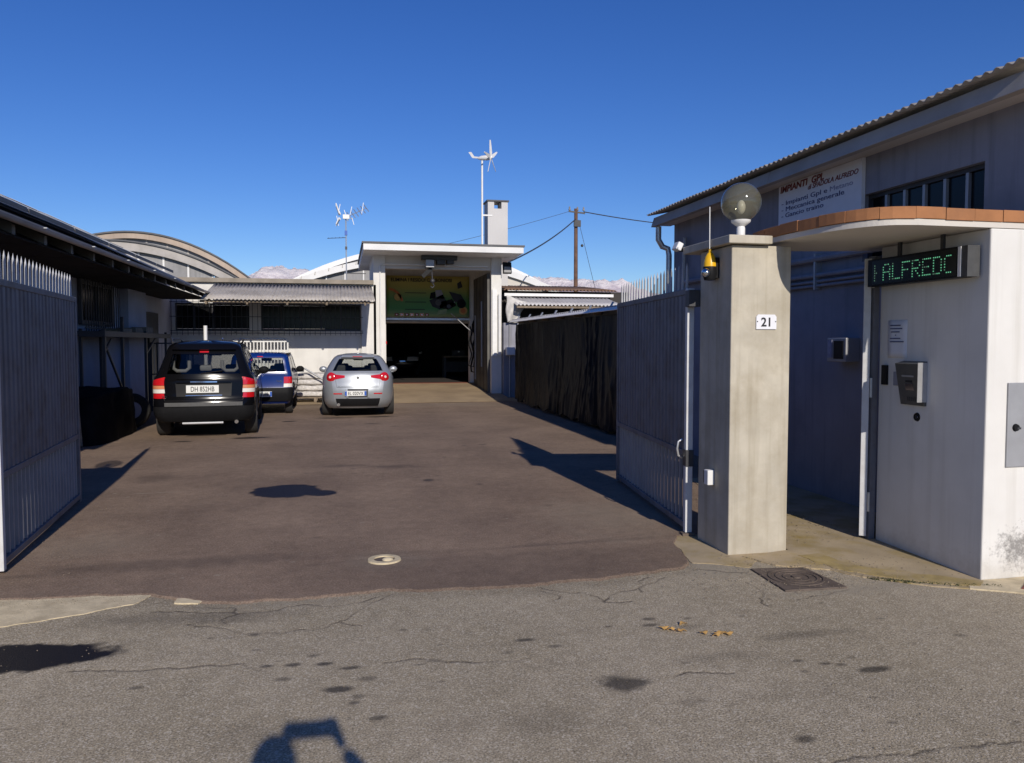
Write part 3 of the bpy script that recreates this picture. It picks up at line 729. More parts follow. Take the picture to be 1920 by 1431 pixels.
B().prism([(22.27,4.402),(22.27,4.45),(28.5,4.45),(28.5,4.402)], lambda a, z, d: (d, a, z), 0.58, 5.19).build('roof_flashing', M['lead'], gp_)
# garage room behind the doorway
b = B(); b.box(-0.5,-0.3,26.62,37.3,0.28,3.2); b.box(6.2,6.4,26.62,37.3,0.28,3.2); b.box(-0.5,6.4,37.3,37.5,0.28,3.2); b.box(-0.5,6.4,26.62,37.5,3.2,3.3)
b.box(-0.5,1.42,26.605,26.7,0.2,3.2); b.box(4.25,6.4,26.605,26.7,0.2,3.2)
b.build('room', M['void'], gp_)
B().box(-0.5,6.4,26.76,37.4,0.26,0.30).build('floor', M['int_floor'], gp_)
# roller shutter box and rail at the head of the door
B().box(1.45,4.21,26.20,26.33,2.40,2.47).build('shutter_rail', M['galv'], gp_)
B().tube([(1.45,26.5,2.36),(4.21,26.5,2.36)],0.06,12).build('shutter_roll', M['metal_grey'], gp_, smooth=True)
b = B(); b.box(1.55,2.35,27.2,27.3,2.33,2.37); b.box(2.6,3.3,27.2,27.3,2.33,2.37)
b.build('strip_lamp', M['white'], gp_)
# open steel door leaf on the right reveal, with two pale pull bars
dl = B().box(4.335,4.415,23.62,26.15,0.12,3.75).build('door_leaf', M['door_dark'], gp_)
for y, z0, z1 in ((24.55,0.9,2.95),(25.75,0.45,2.55)):
    B().box(4.30,4.334,y-0.03,y+0.03,z0,z1).build('pull_bar', M['metal_grey'], dl)
for k in range(4): B().box(4.328,4.336,23.7+0.6*k,23.72+0.6*k,0.15,3.7).build('panel_seam', M['black'], dl)
# pipes and trims on the column faces
B().tube([(1.12,23.36,0.1),(1.12,23.36,3.9),(1.30,23.36,3.94),(4.3,23.36,3.92)],0.018,8).build('conduit', M['white'], gp_, smooth=True)
B().tube([(4.66,23.33,1.30),(4.66,23.33,3.1)],0.05,12).build('drainpipe', M['white'], gp_, smooth=True)
B().box(4.44,4.58,23.34,23.397,1.25,3.25).build('door_track', M['white'], gp_)
B().box(1.275,1.29,24.6,25.0,0.95,1.55).build('notice', M['yellow'], gp_)
B().box(1.275,1.36,24.4,25.1,1.62,1.70).build('hose_hook', M['tail_red'], gp_)
# hanging lamp/hoist
hs = thing('chain_hoist', 'grey electric chain hoist hanging under the garage portal slab', 'hoist', (2.62, 23.3, 4.0))
B().box(2.42,2.66,23.02,23.38,3.84,4.06).build('motor', M['metal_grey'], hs, bevel=0.01)
B().box(2.30,3.35,23.1,23.3,4.07,4.19).build('beam', M['trim_grey'], hs)
B().box(2.75,3.0,23.05,23.35,3.93,4.06).build('gearbox', M['trim_grey'], hs, bevel=0.01)
B().box(3.05,3.25,23.07,23.33,3.96,4.06).build('control_box', M['trim_grey'], hs)
B().beam((2.60,23.2,3.82),(2.33,23.2,3.58),0.10,0.12).build('arm', M['black'], hs)
B().tube([(2.60,23.2,3.84),(2.62,23.2,3.6),(2.63,23.2,3.42)],0.02,8).build('chain', M['metal_dark'], hs)
b = B(); b.ball((2.63,23.2,3.46),0.07,12,8); b.tube([(2.63,23.2,3.40),(2.68,23.2,3.32),(2.63,23.2,3.26),(2.57,23.2,3.30)],0.018,8)
b.build('hook', M['metal_dark'], hs, smooth=True)
# wall floodlight on the right column
fl = thing('floodlight', 'black floodlight on the right column of the garage portal', 'floodlight', (4.86, 23.2, 3.9))
B().obox((4.86,23.2,3.88),0.26,0.10,0.34,Matrix.Rotation(R(-12),3,'X')).build('housing', M['black'], fl, bevel=0.01)
B().obox((4.86,23.143,3.83),0.2,0.012,0.17,Matrix.Rotation(R(-12),3,'X')).build('lens', M['glazing'], fl)
B().box(4.82,4.9,23.24,23.45,3.98,4.02).build('bracket', M['black'], fl)

# hung banner with print
bn = thing('banner', 'green and yellow printed banner hung across the garage doorway', 'banner', (2.83, 26.25, 2.5))
tb_ = NT('banner_print')
bp = tb_.n('ShaderNodeSeparateXYZ'); tb_.l(tb_.n('ShaderNodeNewGeometry').outputs['Position'], bp.inputs[0])
mr = tb_.n('ShaderNodeMapRange'); mr.inputs['From Min'].default_value = 2.5; mr.inputs['From Max'].default_value = 3.85
tb_.l(bp.outputs[2], mr.inputs['Value'])
tb_.l(tb_.ramp(mr.outputs[0], [(0.0,(0.20,0.26,0.14)),(0.2,(0.05,0.20,0.05)),(0.45,(0.08,0.19,0.045)),(0.75,(0.30,0.26,0.05)),(1.0,(0.46,0.38,0.10))]), tb_.bsdf.inputs['Base Color'])
tb_.bsdf.inputs['Roughness'].default_value = 0.6
bs = B().grid(lambda i, j: (1.46+2.73*i, 26.17+0.02*math.sin(9*i)*(1-j), 2.5+1.35*j), 24, 8).build('sheet', tb_.m, bn, smooth=True, thick=0.004)
yb = 26.135
text('ELIMINA I RESIDUI CARBONIOSI', 0.16, M['ink'], bn, (1.60,yb,3.66), FACE_S, width=2.0, bold=0.004)
for z, x0, x1 in ((3.28,2.05,2.75),(2.98,2.05,2.75),(2.74,2.05,2.7)): B().box(x0,x1,yb,yb+0.002,z,z+0.02).build('printed_rule', M['ink'], bn)
def disc(cx, cz, r, y, m, name, rx=1.0, n=22):
    return B().prism([(cx+r*rx*math.cos(2*math.pi*k/n), cz+r*math.sin(2*math.pi*k/n)) for k in range(n)], lambda a, z, d: (a, d, z), y, y+0.002).build(name, m, bn)
orange = mat('banner_orange', (0.42,0.13,0.03), 0.6, 0.2, 6); lime = mat('banner_pale_green', (0.2,0.27,0.14), 0.6, 0.2, 6); gold = mat('banner_gold', (0.42,0.27,0.08), 0.6, 0.2, 6)
ar = [(1.5+0.5*math.cos(a), 2.95+0.5*math.sin(a)) for a in [R(8+i*6) for i in range(14)]] + [(1.5+0.42*math.cos(a), 2.95+0.42*math.sin(a)) for a in [R(86-i*6) for i in range(14)]]
B().prism(ar, lambda a, z, d: (a, d, z), yb, yb+0.002).build('printed_arc', orange, bn)
disc(1.82,3.15,0.12,yb,gold,'printed_disc'); disc(3.98,2.72,0.14,yb,gold,'printed_disc'); disc(3.98,2.72,0.085,yb-0.003,orange,'printed_disc')
# grey engine drawing: cylinder block, finned head, exhaust, wheel
for pts, m in (([(2.85,3.05),(3.3,3.25),(3.45,2.95),(3.2,2.75),(2.95,2.85)],M['ink']),([(3.2,3.0),(3.6,3.1),(3.75,2.9),(3.5,2.75),(3.2,2.8)],M['trim']),
               ([(3.35,2.92),(3.7,3.02),(3.68,2.9),(3.4,2.82)],M['metal_grey']),([(3.05,3.38),(3.25,3.4),(3.35,3.12),(3.1,3.1)],M['plaster_shop']),
               ([(3.5,3.35),(3.9,3.25),(4.05,3.02),(3.7,3.0)],M['ink']),([(3.15,2.72),(3.45,2.78),(3.4,2.6),(3.1,2.58)],lime),([(2.9,3.3),(3.05,3.34),(3.06,3.12),(2.86,3.1)],M['trim']),
               ([(3.78,3.62),(3.9,3.7),(3.96,3.5),(3.8,3.44)],M['ink'])):
    B().prism(pts, lambda a, z, d: (a, d, z), yb-0.004, yb-0.002).build('printed_engine', m, bn)
disc(3.15,2.98,0.10,yb-0.008,M['trim_grey'],'printed_engine'); disc(3.5,2.86,0.07,yb-0.008,M['metal_dark'],'printed_engine'); disc(3.92,2.95,0.15,yb-0.008,M['trim'],'printed_engine')
for k in range(7):
    B().box(1.72+0.165*k,1.84+0.165*k,yb-0.002,yb,2.53,2.62).build('printed_block', M['tail_red'] if k % 2 else M['ink_red'], bn)
    B().box(1.755+0.165*k,1.805+0.165*k,yb-0.006,yb-0.004,2.555,2.595).build('printed_mark', M['paper'], bn)
# hoses and cables hanging by the right pier
for k, (x, z0, z1) in enumerate(((4.18,0.9,2.2),(4.25,0.7,2.35),(4.31,1.3,2.5))):
    pts = [(x+0.05*math.sin(i*1.1+k), 25.95+0.03*math.cos(i+k), z1-(z1-z0)*i/10) for i in range(11)] + [(x+0.12,25.95,z0-0.05),(x+0.16,25.95,z0+0.3)]
    tag(B().tube(pts, 0.022+0.006*k, 8).build('hanging_hose', M['black'], None, smooth=True), ('thin','medium','thick')[k]+' black hose hanging by the right pier of the garage doorway', 'hose', 'black hoses hanging by the doorway')
# slanting rod inside doorway
tag(B().tube([(3.55,26.0,2.62),(4.25,25.95,2.0)],0.015,8).build('door_strut', M['metal_grey']), 'thin grey strut slanting below the banner to the right pier', 'strut')
# chimney and turbine
ch = thing('chimney', 'square pale chimney with slotted top on the garage roof', 'chimney', (5.33, 27.3, 4.4))
b = B(); b.box(4.98,5.68,27,27.7,3.2,6.28); b.box(4.98,5.2,27,27.7,6.28,6.52); b.box(5.46,5.68,27,27.7,6.28,6.52)
b.build('shaft', M['chimney'], ch)
B().box(4.94,5.72,26.96,27.74,6.521,6.57).build('cap', M['metal_dark'], ch)
wt = thing('wind_turbine', 'small white wind turbine on a thin pole beside the chimney', 'wind turbine', (4.64, 26.2, 4.4))
B().tube([(4.64,26.2,4.4),(4.64,26.2,7.70)],0.033,10).build('pole', M['white'], wt, smooth=True)
for z in (4.75, 5.88): B().box(4.64,4.98,26.17,26.23,z,z+0.05).build('bracket', M['white'], wt)
hub = Vector((4.86,26.05,7.78)); ax = Vector((0.82,-0.55,-0.03)).normalized()
b = B(); b.tube([hub-ax*0.42,hub-ax*0.3,hub-ax*0.08,hub+ax*0.06,hub+ax*0.12],[0.03,0.075,0.085,0.07,0.01],14); b.build('nacelle', M['white'], wt, smooth=True)
b = B(); b.prism([(-0.30,-0.02),(-0.62,0.02),(-0.76,0.22),(-0.66,0.22),(-0.55,0.07),(-0.30,0.03)], lambda a, z, d: tuple(hub+ax*a+Vector((0,0,z))+Vector((ax.y,-ax.x,0))*d), -0.012, 0.012)
b.build('tail_vane', M['white'], wt)
side = Vector((-ax.y, ax.x, 0)).normalized(); upv = side.cross(ax)*-1
for k in range(5):
    a = R(102+72*k); dv = side*math.cos(a)+upv*math.sin(a); tv_ = dv.cross(ax)
    b = B(); vs = []
    for t, w in ((0.05,0.03),(0.14,0.10),(0.35,0.075),(0.56,0.035)):
        tw = ax*0.35+tv_
        vs += [hub+ax*0.06+dv*t+tw*(w*0.5)+ax*0.008, hub+ax*0.06+dv*t-tw*(w*0.5)+ax*0.008, hub+ax*0.06+dv*t-tw*(w*0.5)-ax*0.008, hub+ax*0.06+dv*t+tw*(w*0.5)-ax*0.008]
    b.add(vs, [(0,1,2,3),(12,15,14,13)] + [(4*i+j,4*i+(j+1)%4,4*i+4+(j+1)%4,4*i+4+j) for i in range(3) for j in range(4)])
    b.build('blade', M['white'], wt)
# television aerial
ae = thing('television_aerial', 'white television aerial on a bracketed mast left of the garage portal', 'aerial', (0.21, 30, 3.4))
B().tube([(0.21,30,3.4),(0.21,30,6.35)],0.022,8).build('mast', M['galv'], ae)
for z in (3.9, 4.22): B().beam((0.20,30,z),(0.92,30,z),0.03,0.03).build('bracket', M['metal_dark'], ae)
b = B(); b.tube([(0.21,30,6.27),(0.95,29.9,6.62)],0.014,6); b.build('boom', M['galv'], ae)
for k in range(7):
    c = Vector((0.21,30,6.27)).lerp(Vector((0.95,29.9,6.62)), k/6.0)
    B().tube([c+Vector((0.08,-0.3,-0.17)),c+Vector((-0.08,0.3,0.17))],0.016,6).build('element', M['galv'], ae)
b = B()
for k in range(2):
    dz = 0.30 if k else -0.2
    for j in range(5): b.tube([(0.02-0.16*abs(j-2)/2*0.3,29.9+0.13*j-0.25,6.27+dz*0.3+0.0),(-0.14+0.0*j,29.9+0.13*j-0.25,6.27+dz*1.5)],0.022,6)
b.build('reflector', M['white'], ae)
for k, (x, z, h) in enumerate(((-0.06,6.55,0.36),(-0.05,6.12,0.36),(0.36,6.5,0.3),(0.50,6.12,0.26),(0.78,6.6,0.42),(0.22,6.42,0.2))):
    B().beam((x,29.9,z-h/2),(x+0.07*(-1)**k,29.9,z+h/2),0.055,0.02).build('director', M['white'], ae)
B().box(0.10,0.34,29.88,30.0,6.2,6.36).build('head_box', M['white'], ae, bevel=0.01)
b = B(); b.tube([(0.22,30,5.53),(-0.46,29.8,5.46)],0.012,6)
for k in range(5): b.tube([(0.1-0.13*k,29.95,5.52-0.012*k-0.0),(0.1-0.13*k,29.7,5.52-0.012*k)],0.006,6)
b.build('small_aerial', M['metal_dark'], ae)
B().box(0.16,0.26,29.95,30.05,5.62,5.78).build('amplifier', M['plate_blue'], ae); B().box(0.17,0.25,29.95,30.05,5.1,5.2).build('clamp', M['metal_dark'], ae)

# ------------------------------------------------------------------ vaulted halls beyond
vh = thing('vaulted_hall', 'vaulted industrial hall with two stepped arches of grey glazing beyond the left eaves', 'hall', (-10, 46, 0))
A_up = para(-11,7.56,0.064,-16.5,-4.2); A_lo = [(x, z-0.30-0.010*abs(x+11)) for x, z in A_up]
B_up = para(-11,6.62,0.050,-16,-4.5); B_lo = [(x, z-0.42+0.0*x) for x, z in B_up]
arch_roof(vh, 'upper_roof', A_up, A_lo, 46, 62, M['beige_band'])
arch_roof(vh, 'upper_flashing', [(x, z+0.085) for x, z in A_up], [(x, z+0.002) for x, z in A_up], 45.9, 62, M['lead'])
arch_roof(vh, 'lower_roof', B_up, B_lo, 42, 46.4, M['fascia'])
arch_roof(vh, 'lower_flashing', [(x, z+0.07) for x, z in B_up], [(x, z+0.002) for x, z in B_up], 41.9, 46.4, M['lead'])
glazing_band(vh, A_lo, 46.3, lambda x: min(pval(B_up, x)-0.3, pval(A_lo, x)-0.05), -15.5, -4.9, 1.05, M['glazing'], M['fascia'])
glazing_band(vh, B_lo, 42.3, 3.0, -15.5, -6.25, 1.15, M['glazing'], M['roofwhite'])
B().prism([(-6.2,3.0),(-4.4,3.0),(-4.55,pval(B_lo,-4.55)),(-5.4,pval(B_lo,-5.4)),(-6.2,pval(B_lo,-6.2))], lambda a, z, d: (a, d, z), 42.2, 42.4).build('gable_wall', M['roofwhite'], vh)
B().box(-16.4,-4.3,42.5,46.2,0,4.2).build('wall', M['plaster_shop'], vh)
wm = B().grid(lambda i, j: (-10.3+2.9*i, 41.6-0.12*math.sin(7*i+3*j), 5.95-1.35*i-0.75*j*(0.5+0.5*abs(math.sin(5*i)))+0.1*math.sin(13*i)), 24, 8)
tag(wm.build('roof_cover', M['whitedirty'], None, smooth=True, thick=0.02), 'crumpled white plastic cover lying below the lower arch of the vaulted hall', 'plastic cover')
vr = thing('arched_hall', 'white arched hall roof rising behind the garage portal', 'hall', (3.9, 38, 0))
U_up = para(3.85,6.26,0.0445,-2.9,10.6); U_lo = [(x, z-0.24) for x, z in U_up]
L_up = para(3.85,5.74,0.0335,-2.75,10.45); L_lo = [(x, z-0.30) for x, z in L_up]
arch_roof(vr, 'upper_roof', U_up, U_lo, 38.4, 56, M['roofwhite'])
arch_roof(vr, 'lower_roof', L_up, L_lo, 37.6, 38.35, M['roofwhite'])
arch_roof(vr, 'shadow_strip', [(x, z) for x, z in U_lo], [(x, z-0.12) for x, z in U_lo], 38.5, 38.6, M['lead'])  # solid dark strip painted in as the shadow between the roof bands
glazing_band(vr, L_lo, 37.9, 3.2, -1.5, 3.6, 0.85, M['glazing'], M['roofwhite'], 0.06)
B().prism([(3.7,3.0),(10.4,3.0)]+[(x, pval(L_lo,x)) for x in (10.2,9,8,7,6,5,3.7)], lambda a, z, d: (a, d, z), 37.8, 38.0).build('gable_wall', M['soffit'], vr)
B().box(-2.6,10.2,38.6,56,0,3.4).build('wall', M['plaster'], vr)
# roof seams on the white vault
for k in range(9):
    x = -2.4+0.62*k
    B().beam((x,37.58,pval(L_up,x)-0.12),(x+0.02,37.58,pval(L_up,x)+0.02),0.05,0.03).build('seam', M['fascia'], vr)

# ------------------------------------------------------------------ right side: lean-to shed and tarpaulin carport
sh = thing('lean_to_shed', 'low shed with brown and grey corrugated roofs right of the garage', 'shed', (6.6, 24, 0))
B().box(4.76,9.2,24.6,24.8,0,3.3).build('wall', M['void'], sh)  # near-black colour stands in for the gloom under the awning
sheets(sh, 'roof_sheet', M['fibre_brown'], (4.95,27.5,3.66), (1,0,0), (0,-3.5,-0.36), 3.65, 3.52, 0.92, 0.12, 0.026)
B().box(4.95,8.5,24.02,24.08,3.10,3.19).build('fascia', M['white'], sh)
v = Vector((0,-1.75,-0.34))
sheets(sh, 'awning_sheet', M['fibre_light'], (5.02,24.3,3.10), (1,0,0), v, 3.3, v.length, 0.83, 0.12, 0.024)
b = B(); b.beam((5.02,22.6,2.70),(8.3,22.6,2.70),0.05,0.06); b.build('purlin', M['wood'], sh)
b = B().grid(lambda i, j: (4.80+0.62*i*(1-0.45*j)+0.02*math.sin(8*j), 23.0+0.05*math.sin(6*i+4*j), 3.06-0.20*i*(1-j)-0.80*j+0.02*math.sin(7*i)), 12, 16)
tag(b.build('plastic_sheet', M['clearsheet'], None, smooth=True, thick=0.006), 'dusty pale plastic sheet hanging beside the right portal column', 'plastic sheet')
# small blue-white post and box by the portal
mb = thing('meter_box', 'small white electric box fixed to the post right of the garage portal', 'electric box', (4.95, 23.0, 1.4))
B().box(4.80,5.06,22.98,23.14,1.28,1.52).build('housing', M['white'], mb, bevel=0.01)
B().box(4.82,5.04,22.965,22.978,1.30,1.50).build('lid', M['white'], mb)
B().tube([(4.92,23.1,0.0),(4.92,23.1,2.2)],0.02,8).build('conduit', M['metal_grey'], mb)
tag(B().box(4.745,5.2,23.15,23.4,0,2.25).build('boundary_post', M['plaster_shop']), 'short plastered wall end between garage portal and black plastic sheets', 'wall')

cp = thing('carport', 'low carport roofed with corrugated sheets along the right of the yard', 'carport', (4.8, 11.6, 0))
for y in (11.7, 14.3, 16.9, 19.3, 21.3): B().box(4.83,4.91,y-0.04,y+0.04,0,2.16).build('post', M['metal_dark'], cp)
B().box(4.82,4.92,11.5,21.4,2.161,2.24).build('beam', M['metal_dark'], cp)
for k in range(8): B().beam((4.66,11.7+1.3*k,2.215),(8.4,11.7+1.3*k,2.30),0.06,0.07).build('rafter', M['wood'], cp)
v = Vector((3.8,0,0.10))
sheets(cp, 'roof_sheet', M['fibre_light'], (4.62,21.4,2.275), (0,-1,0), v, 9.9, v.length, 0.9, 0.15, 0.02)
B().prism([(4.53,2.215),(4.625,2.275),(4.628,2.265),(4.534,2.205)], lambda a, z, d: (a, d, z), 11.4, 21.4).build('edge_strip', M['strip_white'], cp)
for k in range(8): B().beam((4.64,12.0+1.25*k,2.295),(4.70,12.05+1.25*k,2.37),0.03,0.02).build('roof_clip', M['galv'], cp)
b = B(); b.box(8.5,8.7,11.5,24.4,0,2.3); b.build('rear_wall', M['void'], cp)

def tarp(y0, y1, seed, label, swag):
    rg = lambda v: (1-abs(noise.noise(v)))**3
    def f(i, j):
        y = y0+(y1-y0)*i
        wob = 0.35*noise.noise(Vector((y*0.9, j*1.3, seed)))
        mask = max(0.0, min(1.0, 0.5+1.6*noise.noise(Vector((y*0.55+seed*3, j*0.9, seed)))))
        s = 0.12*noise.noise(Vector((y*0.9, seed, j*0.8)))*(0.3+0.7*j)
        s += 0.055*rg(Vector((y*2.6+wob*2+j*0.5*math.sin(seed+y), seed, j*0.7)))*(0.25+0.75*mask)
        s += 0.030*rg(Vector((y*7.0+wob*5, seed+4, j*1.1)))*mask
        s += 0.022*rg(Vector((y*2.2+j*2.8, j*2.6-y*1.7, seed+5)))*j
        s += 0.003*noise.noise(Vector((y*16, seed, j*9)))
        z = 2.15-(2.15-0.10)*j
        if j > 0.9: z += (j-0.9)*10*0.10*noise.noise(Vector((y*2.2, seed, 1)))
        yy = y + 0.06*noise.noise(Vector((y*1.1, j*2.2, seed+2)))
        return (4.76-s-0.06*j*j, yy, max(0.03, z))
    o = B().grid(f, 190, 80).build('plastic_tarpaulin', M['tarp'], None, smooth=True, sharp=180)
    return tag(o, label, 'tarpaulin', 'black plastic tarpaulins hung along the carport')
tarp(16.75, 21.4, 1.3, 'black plastic sheet hung along the carport, the one next to the garage portal', 1)
tarp(11.5, 16.80, 6.1, 'wrinkled black plastic sheet hung along the carport behind the right gate leaf', 1)

# ------------------------------------------------------------------ utility pole and wires
up = thing('utility_pole', 'wooden utility pole with insulators and guy wire behind the lean-to shed', 'utility pole', (12.67, 42, 0))
B().tube([(12.67,42,0),(12.66,42,9.0)],[0.13,0.10],12).build('pole', M['polewood'], up, smooth=True)
b = B(); b.beam((12.25,42,8.85),(13.15,41.9,8.75),0.07,0.08); b.build('crossarm', M['metal_dark'], up)
for x in (12.3,12.75,13.1): B().lathe([(0.001,0),(0.06,0.02),(0.07,0.08),(0.04,0.12),(0.05,0.2),(0.001,0.24)],(x,42,8.88),10).build('insulator', M['glazing'], up)
b = B(); b.box(12.5,12.88,41.78,41.9,8.0,8.35); b.build('junction_box', M['metal_dark'], up)
B().tube([(12.8,42,8.4),(13.8,42,4.6)],0.012,6).build('guy_wire', M['metal_dark'], up)
B().ball((13.02,42,7.0),0.08,10,8).build('guy_insulator', M['metal_dark'], up)
def wire(name, a, bb, sag, r, label):
    a, bb = Vector(a), Vector(bb); pts = [a.lerp(bb, i/16)+Vector((0,0,-4*sag*(i/16)*(1-i/16))) for i in range(17)]
    tag(B().tube(pts, r, 6).build(name, M['metal_dark']), label, 'cable', 'overhead cables from the utility pole')
wire('overhead_cable', (12.66,42,8.45), (5.3,27.9,4.3), 0.25, 0.03, 'thick dark cable slanting from the utility pole down to the garage roof')
wire('overhead_cable', (13.1,42,8.85), (26,44,8.6), 0.3, 0.028, 'twisted cable running right from the utility pole behind the plastered workshop roof')
wire('overhead_cable', (12.3,42,8.85), (0.4,42.0,5.72), 0.18, 0.011, 'thin faint cable running from the utility pole down to the left behind the chimney')

# ------------------------------------------------------------------ right workshop building
ws = thing('workshop', 'shade-tinted grey plastered workshop with sloping corrugated roof on the right', 'workshop', (5.03, 11.4, 0))
wy0, wy1, wz0, wz1 = 5.43, 6.93, 2.45, 3.10
b = B()
b.box(5.03,5.25,4.86,11.45,0,wz0); b.box(5.03,5.25,4.86,11.45,wz1,3.52); b.box(5.03,5.25,4.86,wy0,wz0,wz1); b.box(5.03,5.25,wy1,11.45,wz0,wz1)
b.prism([(5.25,0),(12,0),(12,3.52),(5.25,3.52)], lambda a, z, d: (a, d, z), 11.2, 11.45)
b.box(5.25,12,4.86,5.06,0,3.5)
b.build('wall', M['plaster_shop'], ws)
n = 7; w = (wy1-wy0)/6
f = B(); f.box(5.09,5.15,wy0,wy1,wz0,wz0+0.04); f.box(5.09,5.15,wy0,wy1,wz1-0.04,wz1)
f.box(5.088,5.152,wy0,wy0+0.03,wz0+0.041,wz1-0.041); f.box(5.088,5.152,wy1-0.03,wy1,wz0+0.041,wz1-0.041)
wf = f.build('window', M['metal_dark'], ws)
for k in range(1, 6): B().box(5.092,5.14,wy0+w*k-0.016,wy0+w*k+0.016,wz0+0.041,wz1-0.041).build('mullion', M['metal_grey'], wf)
for k in range(6): B().box(5.12,5.125,wy0+w*k+0.018+0.013*(k==0),wy0+w*(k+1)-0.018-0.013*(k==5),wz0+0.042,wz1-0.042).build('pane', M['glass_dark'], wf)
B().box(5.27,5.29,wy0-0.3,wy1+0.3,2.2,3.3).build('blackout', M['void'], ws)
for k, (y0, y1) in enumerate(((4.66,8.2),(8.208,11.62))):
    B().prism([(4.715,3.44),(4.80,3.44),(4.80,3.585),(4.762,3.585)], lambda a, z, d: (a, d, z), y0, y1).build('fascia', M['fascia'], ws, bevel=0.004)
B().box(4.801,5.029,4.66,11.6,3.462,3.50).build('soffit', M['soffit'], ws)
v = Vector((7.3,0,1.5))
sheets(ws, 'roof_sheet', M['fibre'], (4.66,11.66,3.625), (0,-1,0), v, 7.0, v.length, 0.9, 0.10, 0.013)
# downpipe and swan neck at the far corner
B().tube([(4.80,11.52,3.44),(4.80,11.52,3.24),(4.86,11.5,3.13),(4.94,11.48,3.10),(4.955,11.47,3.0),(4.955,11.47,0.05)],0.045,12).build('downpipe', M['galv'], ws, smooth=True)
B().tube([(4.96,10.9,3.2),(4.97,10.95,3.0),(4.97,10.95,0.1)],0.03,10).build('drainpipe', M['metal_grey'], ws, smooth=True)
for z, r, y0, y1 in ((2.26,0.016,5.9,10.5),(2.305,0.016,5.9,10.5),(2.37,0.024,5.9,10.8),(2.545,0.034,5.9,11.0)):
    B().tube([(5.0-r,y0,z),(5.0-r,y1,z)],r,8).build('wall_pipe', M['plaster_shop'], ws, smooth=True)
for y in (6.5,7.6,8.8):
    B().box(4.95,5.029,y,y+0.03,2.22,2.60).build('pipe_clip', M['metal_grey'], ws)
B().box(5.005,5.028,9.6,9.8,3.0,3.06).build('vent', M['metal_dark'], ws)

sg = thing('wall_sign', 'faded white sign board listing workshop services under the right eaves', 'sign', (5.0, 7.7, 3.1))
B().box(4.985,5.026,6.90,8.40,2.93,3.458).build('board', M['paper'], sg)
sx = 4.982
text('IMPIANTI  GPL', 0.10, M['ink_red'], sg, (sx,8.36,3.372), FACE_W, width=0.84, bold=0.003, shear=0.15)
text('di SPADOLA ALFREDO', 0.072, M['ink_red'], sg, (sx,7.81,3.315), FACE_W, width=0.86, shear=0.25, bold=0.001)
text('- Impianti Gpl e', 0.072, M['ink_blue'], sg, (sx,8.33,3.222), FACE_W, width=0.87)
text('Metano', 0.072, M['ink_faint'], sg, (sx,7.41,3.222), FACE_W, width=0.38)
text('- Meccanica generale', 0.072, M['ink_blue'], sg, (sx,8.33,3.152), FACE_W, width=1.16)
text('- Gancio traino', 0.072, M['ink_blue'], sg, (sx,8.33,3.082), FACE_W, width=0.81)

# ------------------------------------------------------------------ entrance: pillar, canopy, wall
pl = thing('gate_pillar', 'tall square concrete gate pillar beside the pedestrian entrance', 'pillar', (3.16, 5.83, 0))
B().box(2.915,3.415,5.56,6.10,0,2.395).build('shaft', M['concrete'], pl, bevel=0.008)
B().box(2.86,3.22,5.50,6.33,2.402,2.465).build('cap', M['concrete'], pl, bevel=0.006)
arc = [(3.33,5.98),(3.305,5.75),(3.315,5.32),(3.36,5.0),(3.45,4.77),(3.57,4.64),(3.75,4.59)]
def smooth_pts(p, n=5):
    out = []
    for i in range(len(p)-1):
        p0, p1, p2, p3 = p[max(0,i-1)], p[i], p[i+1], p[min(len(p)-1,i+2)]
        for k in range(n):
            t = k/n
            out.append(tuple(0.5*((2*p1[c])+(-p0[c]+p2[c])*t+(2*p0[c]-5*p1[c]+4*p2[c]-p3[c])*t*t+(-p0[c]+3*p1[c]-3*p2[c]+p3[c])*t**3) for c in (0,1)))
    return out + [p[-1]]
arcs = smooth_pts(arc)
cn = thing('entrance_canopy', 'curved white concrete canopy edged with terracotta tiles over the pedestrian entrance', 'canopy', (3.8, 5.4, 2.4))
B().prism(arcs+[(4.32,4.59),(7.5,4.59),(7.5,4.86),(4.56,4.86),(4.56,5.95),(3.9,6.10),(3.42,6.2),(3.33,6.2)], lambda a, c, d: (a, c, d), 2.431, 2.472).build('slab', M['soffit'], cn)
path = arcs + [(4.32,4.59),(7.5,4.59)]
# walk along the edge, one coping tile every 0.225 m
def along(pts, step):
    acc = [0]
    for a, c in zip(pts[:-1], pts[1:]): acc.append(acc[-1]+math.hypot(c[0]-a[0], c[1]-a[1]))
    def at(s):
        s = max(0, min(acc[-1], s))
        for i in range(len(pts)-1):
            if s <= acc[i+1]:
                t = (s-acc[i])/(acc[i+1]-acc[i]+1e-9); return Vector((pts[i][0]+(pts[i+1][0]-pts[i][0])*t, pts[i][1]+(pts[i+1][1]-pts[i][1])*t))
        return Vector(pts[-1])
    return at, acc[-1]
at, L = along(path, 0.2)
sgap = 0.0; k = 0
while sgap < L-0.05:
    e = min(sgap+0.225, L); q = [at(sgap+0.0015+(e-sgap-0.003)*i/3) for i in range(4)]
    nrm = []
    for i, p in enumerate(q):
        d = (at(sgap+(e-sgap)*i/3+0.02)-at(sgap+(e-sgap)*i/3-0.02)).normalized(); nrm.append(Vector((d.y, -d.x))*1.0)
    out = [p+m_*-(-0.013+0.003*(k % 2)) for p, m_ in zip(q, nrm)]; inn = [p-m_*0.26 for p, m_ in zip(q, nrm)]
    dz = rnd.uniform(-0.004,0.004)
    b = B().prism([tuple(p) for p in out]+[tuple(p) for p in inn[::-1]], lambda a, c, d: (a, c, d), 2.474+dz, 2.553+dz)
    tl_ = b.build('tile', M['terracotta'], cn, bevel=0.0025)
    sgap = e; k += 1

